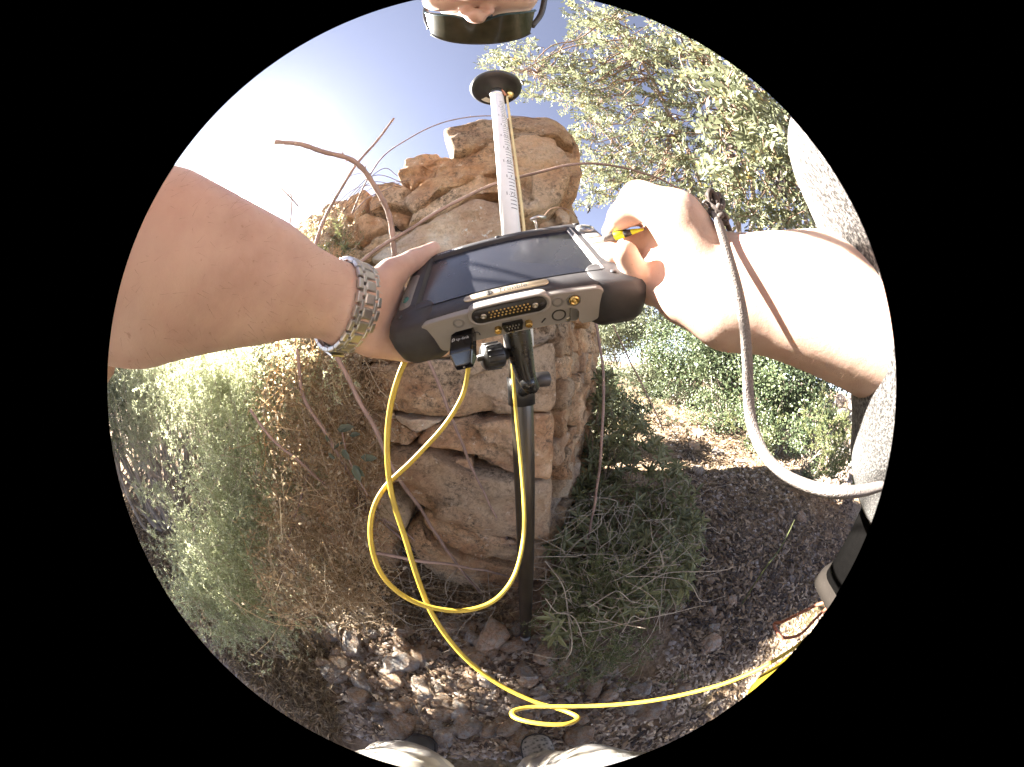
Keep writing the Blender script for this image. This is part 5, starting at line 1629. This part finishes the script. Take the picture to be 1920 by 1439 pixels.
# short hairs on the forearms
hv = []; hd = []
for V0, el, wr, cnt in ((LV, EL_L[0], LW, 1300), (RV, EL_R[0], RW, 700)):
    ax = wr - el; L = np.linalg.norm(ax); ax = ax / L
    s = (V0 - el) @ ax
    ok = np.where((s > .02) & (s < L * .96))[0]
    for i in RNG.choice(ok, cnt):
        p = V0[i]; c = el + ax * ((p - el) @ ax); nrm = (p - c) / (np.linalg.norm(p - c) + 1e-9)
        hv.append(p - nrm * .0005); hd.append(nrm * .45 + ax * .6 + RNG.normal(size=3) * .3)
V, F = needles(np.array(hv), np.array(hd), RNG.uniform(.005, .011, len(hv)), .00011)
obj('arm_hair', V, F, plain('hair', (.10, .06, .035), .5), person, False, (0, -.2, 0))['kind'] = 'stuff'

# ---- clothes
t = NT('heather_knit'); co = t.coord((1, 1, .35))
n_ = t.noise(co, 620, 3, .6)
cc = t.ramp(n_, [(.36, (.035, .033, .033)), (.5, (.105, .10, .10)), (.66, (.30, .285, .27))])
t.set(cc, .95, 0., .15, t.bump(n_, .5, .002))
t.b.inputs['Sheen Weight'].default_value = .2
M_SHIRT = t.m


SLV = [SH[1], A(1612, 330, .235), A(1650, 450, .245), A(1672, 580, .255), A(1690, 700, .275), A(1694, 800, .30), A(1690, 880, .34)]


def f_shirt(P):
    f = sd_ell(P, (0, -.22, 1.24), (.190, .118, .27))
    f = smin(f, sd_cap(P, (-.06, -.22, 1.05), (-.06, -.22, .86), .135, .128), .08)
    f = smin(f, sd_cap(P, (.07, -.21, 1.05), (.08, -.20, .86), .135, .130), .08)
    f = smin(f, chain(P, SLV, [.05, .044, .044, .046, .05, .054, .056], .04), .05)
    for i in (0,):
        e = SH[i] + (ELB[i] - SH[i]) * .80
        f = smin(f, sd_cap(P, SH[i], e, .070, .064), .05)
    w_ = .006 * np.sin(P[..., 2] * 60 + P[..., 0] * 22) * np.sin(P[..., 0] * 31 + P[..., 1] * 18 + P[..., 2] * 9)
    f = f + w_
    # open at the hem and the neck
    f = np.maximum(f, .80 - P[..., 2])
    return np.maximum(f, P[..., 2] - 1.485)


SV, SF = polish(f_shirt, (-.42, -.40, .78), (.42, .10, 1.52), .0085)
SV = relax(SV, SF, 2)
obj('tshirt', SV, SF, M_SHIRT, person, True, (0, -.2, 0))

t = NT('pale_camouflage'); co = t.coord((1, 1, .6))
ca = t.ramp(t.noise(co, 11, 3, .5, .6), [(.44, (.50, .46, .40)), (.47, (.36, .34, .33)), (.56, (.36, .34, .33)), (.585, (.52, .49, .43)), (.64, (.52, .49, .43)), (.66, (.17, .15, .14))])
t.set(ca, .92, 0., .2, t.bump(t.noise(co, 900, 3), .3, .0005))
M_TROUS = t.m


def f_trousers(P):
    f = sd_ell(P, (0, -.225, .90), (.165, .115, .14))
    for i in (0, 1):
        f = smin(f, sd_cap(P, HIP[i], KNEE[i], .105, .094), .05)
        f = smin(f, sd_cap(P, KNEE[i], ANK[i] + (0, .01, -.01), .085, .082), .04)
    w_ = .007 * np.sin(P[..., 2] * 48 + P[..., 0] * 30) * np.sin(P[..., 0] * 40 + P[..., 1] * 25)
    return np.maximum(f + w_, .055 - P[..., 2])


TV, TF = polish(f_trousers, (-.44, -.46, .03), (.36, .0, 1.06), .0095)
obj('trousers', relax(TV, TF, 2), TF, M_TROUS, person, True, (0, -.2, 0))

M_SOLE = plain('rubber_sole', (.05, .045, .042), .8)
t = NT('trail_shoe'); co = t.coord(); vo = t.n('ShaderNodeTexVoronoi'); vo.inputs['Scale'].default_value = 75; t.l(co, vo.inputs['Vector'])
t.set(t.ramp(vo.outputs['Distance'], [(.12, (.045, .04, .036)), (.35, (.22, .20, .175)), (.6, (.33, .30, .265))]), .85, 0., .2, t.bump(vo.outputs['Distance'], .6, .004))
M_SHOE = t.m
M_SHOE_D = plain('dark_shoe', (.055, .053, .052), .55, var=.2, vs=40, bump=.3, bs=200, bd=.001)
for i, (toe, heel, m) in enumerate((((-.262, -.110, .0), (-.285, -.370, .0), M_SHOE_D), ((.108, -.070, .0), (.128, -.340, .0), M_SHOE))):
    toe = np.array(toe); heel = np.array(heel); d_ = heel - toe; L = np.linalg.norm(d_); fy = -d_ / L; fx = np.array((fy[1], -fy[0], 0))
    rings = []
    for u, wd, ht in ((0, .006, .018), (.02, .024, .030), (.07, .040, .044), (.16, .049, .056), (.30, .051, .068), (.45, .047, .088), (.60, .043, .105), (.80, .042, .11), (.95, .036, .105), (1, .018, .09)):
        th = np.linspace(0, 2 * math.pi, 18, endpoint=False)
        c = toe + d_ * u
        rings.append([c + fx * wd * math.copysign(abs(math.cos(a)) ** .7, math.cos(a)) + np.array((0, 0, .026 + ht * (.5 + .5 * math.sin(a)) * .9)) for a in th])
    shoe = link('shoe', None, person) if False else None
    V, F = loft(rings); so = obj('shoe', V, F, m, person, True, (0, -.2, 0))
    rings = []
    ol = [(u, wd) for u, wd in ((-.02, .004), (.01, .03), (.08, .046), (.2, .054), (.4, .052), (.6, .045), (.85, .044), (.98, .036), (1.02, .01))]
    P = [toe + d_ * u + fx * wd for u, wd in ol] + [toe + d_ * u - fx * wd for u, wd in ol[::-1]]
    V, F = loft([np.array(P) + (0, 0, z) for z in (.002, .012, .034)]); obj('sole', V, F, M_SOLE, so, False, (0, -.2, 0))
    mb = MB()
    for k in range(5):
        u = .30 + k * .065; h = .026 + np.interp(u, [.3, .45, .6], [.068, .088, .105]) * .92
        mb.tube(spline([toe + d_ * u - fx * .032 + (0, 0, h - .018), toe + d_ * (u + .02) + (0, 0, h + .002), toe + d_ * (u + .04) + fx * .032 + (0, 0, h - .018)], 4), .0032, 6)
    mb.build('laces', plain('laces', (.40, .37, .32), .8) if i else M_SOLE, so, True, (0, -.2, 0))

# ---- sunglasses
g0 = hw((0, .09, .015))
sg = thing('sunglasses', 'dark wraparound sunglasses worn on the face above the camera', 'sunglasses', g0)
t = NT('dark_lens'); co = t.coord()
t.set(t.ramp(t.noise(co, 40, 3), [(.3, (.028, .028, .016)), (.7, (.05, .046, .028))]), .18, 0., .5); M_LENS = t.m
M_RIM = plain('teal_black_rim', (.02, .05, .06), .25, var=.2)


def lensP(u, v):
    """u across -1..1, v up 0..1; the shield bows round the face."""
    a = u * R_(62); x = .076 * math.sin(a) * 1.02; y = .040 + .058 * math.cos(a) ** .8
    lo = -.020 + .026 * math.exp(-(u / .24) ** 2) + .012 * u * u; hi = .046 - .010 * u * u
    return hw((x, y + .024 * v, lo + (hi - lo) * v))


NU, NVv = 25, 7
G = np.array([lensP(u, v) for v in np.linspace(0, 1, NVv) for u in np.linspace(-1, 1, NU)])
out_ = HM[:, 1] * .0022
Fq = [(j * NU + i, j * NU + i + 1, (j + 1) * NU + i + 1, (j + 1) * NU + i) for j in range(NVv - 1) for i in range(NU - 1)]
n = len(G)
Fq += [tuple(k + n for k in f[::-1]) for f in Fq]
obj('lens', np.concatenate([G, G + out_]), Fq, M_LENS, sg, True, g0)
MB().tube([lensP(u, 0) for u in np.linspace(-1, 1, 33)], .0024, 8).build('lower_rim', M_RIM, sg, True, g0)
MB().tube([lensP(u, 1) for u in np.linspace(-1, 1, 33)], .0026, 8).build('upper_rim', M_BLK, sg, True, g0)
for s in (-1, 1):
    MB().tube(spline([lensP(s, .75), hw((s * .079, .05, .026)), hw((s * .080, -.01, .022)), hw((s * .078, -.05, .0))], 5), .0042, 8, True, (1, 0, 0)).build('temple', M_BLK, sg, True, g0)
for s in (-1, 1):
    V, F = tube([hw((s * .010, .096, .008)), hw((s * .014, .088, -.006))], .0045, 8); obj('nose_pad', V, F, M_RIM, sg, True, g0)

# ---- wristwatch bracelet
wc = A(646, 573, .2365)
wa = LW - (EL_L[0] + EL_L[1]) / 2; wa /= np.linalg.norm(wa)
wu = A(655, 500, .232) - A(640, 640, .232); wu -= wa * (wu @ wa); wu /= np.linalg.norm(wu)
wn_ = np.cross(wa, wu)                                          # away from / towards the camera
if wn_ @ (_C - wc) < 0: wn_ = -wn_
watch = thing('wristwatch', 'steel wristwatch with a three-row link bracelet on the left wrist', 'watch', wc)
t = NT('brushed_steel'); co = t.coord()
t.set(t.ramp(t.noise(co, 200, 4), [(.3, (.42, .42, .415)), (.7, (.60, .60, .59))]), t.ramp(t.noise(co, 500, 3), [(.3, (.38,) * 3), (.7, (.52,) * 3)]), 1.); M_LINK = t.m
WA_, WB_ = .0385, .0315                                         # half height and half depth of the wrist under the band


def wring(phi, off=0.0):
    p = wu * (WA_ + off) * math.cos(phi) + wn_ * (WB_ + off) * math.sin(phi)
    d = -wu * (WA_ + off) * math.sin(phi) + wn_ * (WB_ + off) * math.cos(phi)
    return p, d / np.linalg.norm(d)


lv, lf = loft([ring3(rrect(-.5 + i_, .5 - i_, -.5 + i_, .5 - i_, .06, 3), z) for i_, z in ((.06, -.5), (.0, -.3), (.0, .25), (.05, .42), (.13, .5))])
LKM = mesh(lv, lf, M_LINK, False, 'link')
NL = 22; per_ = .222 / NL


def put_link(phi, along, wd, ln, th_=.0034, name='link', me=LKM):
    p, d = wring(phi, .0026); nrm = np.cross(wa, d); nrm = nrm if nrm @ p > 0 else -nrm
    o = link(name, me, watch)
    Rm_ = np.c_[wa * wd, np.cross(nrm, wa) * ln, nrm * th_]
    q = p + wa * along
    o.matrix_local = Matrix([[*Rm_[i], q[i]] for i in range(3)] + [[0, 0, 0, 1]])


for k in range(NL):
    phi = k * 2 * math.pi / NL
    put_link(phi, 0, .0122, per_ * .93, .0042)
    ph2 = phi + math.pi / NL
    for s in (-1, 1):
        put_link(ph2, s * .0078, .0037, per_ * .95, .0047)
        put_link(phi, s * .0121, .0050, per_ * .93, .0040)
p, d = wring(math.pi * 1.5, .006)
V, F = lathe([(.014, -.005), (.020, -.004), (.0205, .003), (.018, .005), (.017, .0045)], 30)
fr = frame(-wn_, wa); obj('watch_case', xf(V, fr, p), F, M_LINK, watch, True)
V, F = lathe([(.0165, .0044), (.0165, .0048)], 30); obj('watch_dial', xf(V, fr, p), F, M_BLK, watch, True)
p, d = wring(math.pi * 1.06, .006)
fr = np.c_[wa * .016, d * .022, np.cross(wa, d) * .003]
V = xf(lv, fr, p); obj('clasp', V, lf, M_STEEL, watch, False)

# ---- things hanging at the right hip
hb = at(1706, 990, .40)
pouch = thing('pouch', 'black fabric pouch with a pale lower flap at the right hip under the shirt', 'pouch', hb)
M_FAB = plain('black_fabric', (.0025, .0023, .0023), .95, spec=.05, var=.2, vs=200, bump=.4, bs=700, bd=.0006)
PB = frame((0, 0, 1), (.35, 1, 0))
V, F = loft([ring3(rrect(-.085 + i_, .085 - i_, -.035 + i_, .035 - i_, .02, 5), z) for i_, z in ((.02, -.11), (.004, -.10), (0, -.02), (0, .10), (.01, .125))])
obj('bag', xf(V, PB, hb), F, M_FAB, pouch, True, hb)
V, F = loft([ring3(rrect(-.088 + i_, .088 - i_, -.038 + i_, .038 - i_, .02, 5), z) for i_, z in ((.016, -.124), (.0, -.116), (0, -.100))])
obj('lower_flap', xf(V, PB, hb), F, plain('pale_lining', (.02, .017, .015), .9, spec=.1), pouch, True, hb)
yb = at(1530, 1325, .62)
case = thing('yellow_case', 'glossy yellow receiver case hanging at the right hip near the trousers', 'case', yb)
YB = frame((0, 0, 1), (.5, 1, 0))
M_CASE = plain('yellow_plastic', (.26, .185, .018), .35, var=.06)
V, F = loft([ring3(rrect(-.14 + i_, .14 - i_, -.06 + i_, .06 - i_, .035, 6), z) for i_, z in ((.03, -.13), (.008, -.12), (0, -.09), (0, .09), (.008, .12), (.03, .132))])
obj('shell', xf(V, YB, yb), F, M_CASE, case, True, yb)
V, F = loft([ring3(rrect(-.142 + i_, .142 - i_, -.062 + i_, .062 - i_, .035, 6), z) for i_, z in ((0, .02), (-.002, .024), (-.002, .036), (0, .04))], False, False)
obj('seam_band', xf(V, YB, yb), F, M_BLK, case, True, yb)
MB().tube(spline([yb + (.05, .05, .12), yb + (0, .06, .22), hb + (-.03, .02, -.08)], 6), .008, 8, True, (0, 1, 0)).build('strap', M_FAB, case, True, yb)
lo_ = px_path([(1585, 1128, .50), (1545, 1130, .50), (1500, 1150, .50), (1468, 1166, .52), (1452, 1170, .54), (1458, 1185, .54), (1470, 1196, .54), (1500, 1190, .54), (1530, 1160, .52), (1570, 1120, .5)])
tag(obj('cord_loop', *tube(lo_, .0030, 8), plain('rust_cord', (.28, .10, .06), .6)), 'rust-brown cord loop hanging below the black pouch', 'cord')

# ------------------------------------------------------------------ scattering volume added in place of the lens glare round the sun
hz = link('glare_haze', mesh([(x, y, z) for x in (-27, 27) for y in (-27, 27) for z in (-1.6, 7.0)], [(0, 1, 3, 2), (4, 6, 7, 5), (0, 4, 5, 1), (2, 3, 7, 6), (0, 2, 6, 4), (1, 5, 7, 3)], None, False, 'glare_haze'))
hz['kind'] = 'stuff'
hm = bpy.data.materials.new('glare_haze'); hm.use_nodes = True
hm.node_tree.nodes.clear()
ho = hm.node_tree.nodes.new('ShaderNodeOutputMaterial'); hv_ = hm.node_tree.nodes.new('ShaderNodeVolumePrincipled')
hv_.inputs['Color'].default_value = (.97, .95, .92, 1)
hv_.inputs['Density'].default_value = .0032
hv_.inputs['Anisotropy'].default_value = .945
hm.node_tree.links.new(hv_.outputs[0], ho.inputs['Volume'])
hz.data.materials.append(hm)
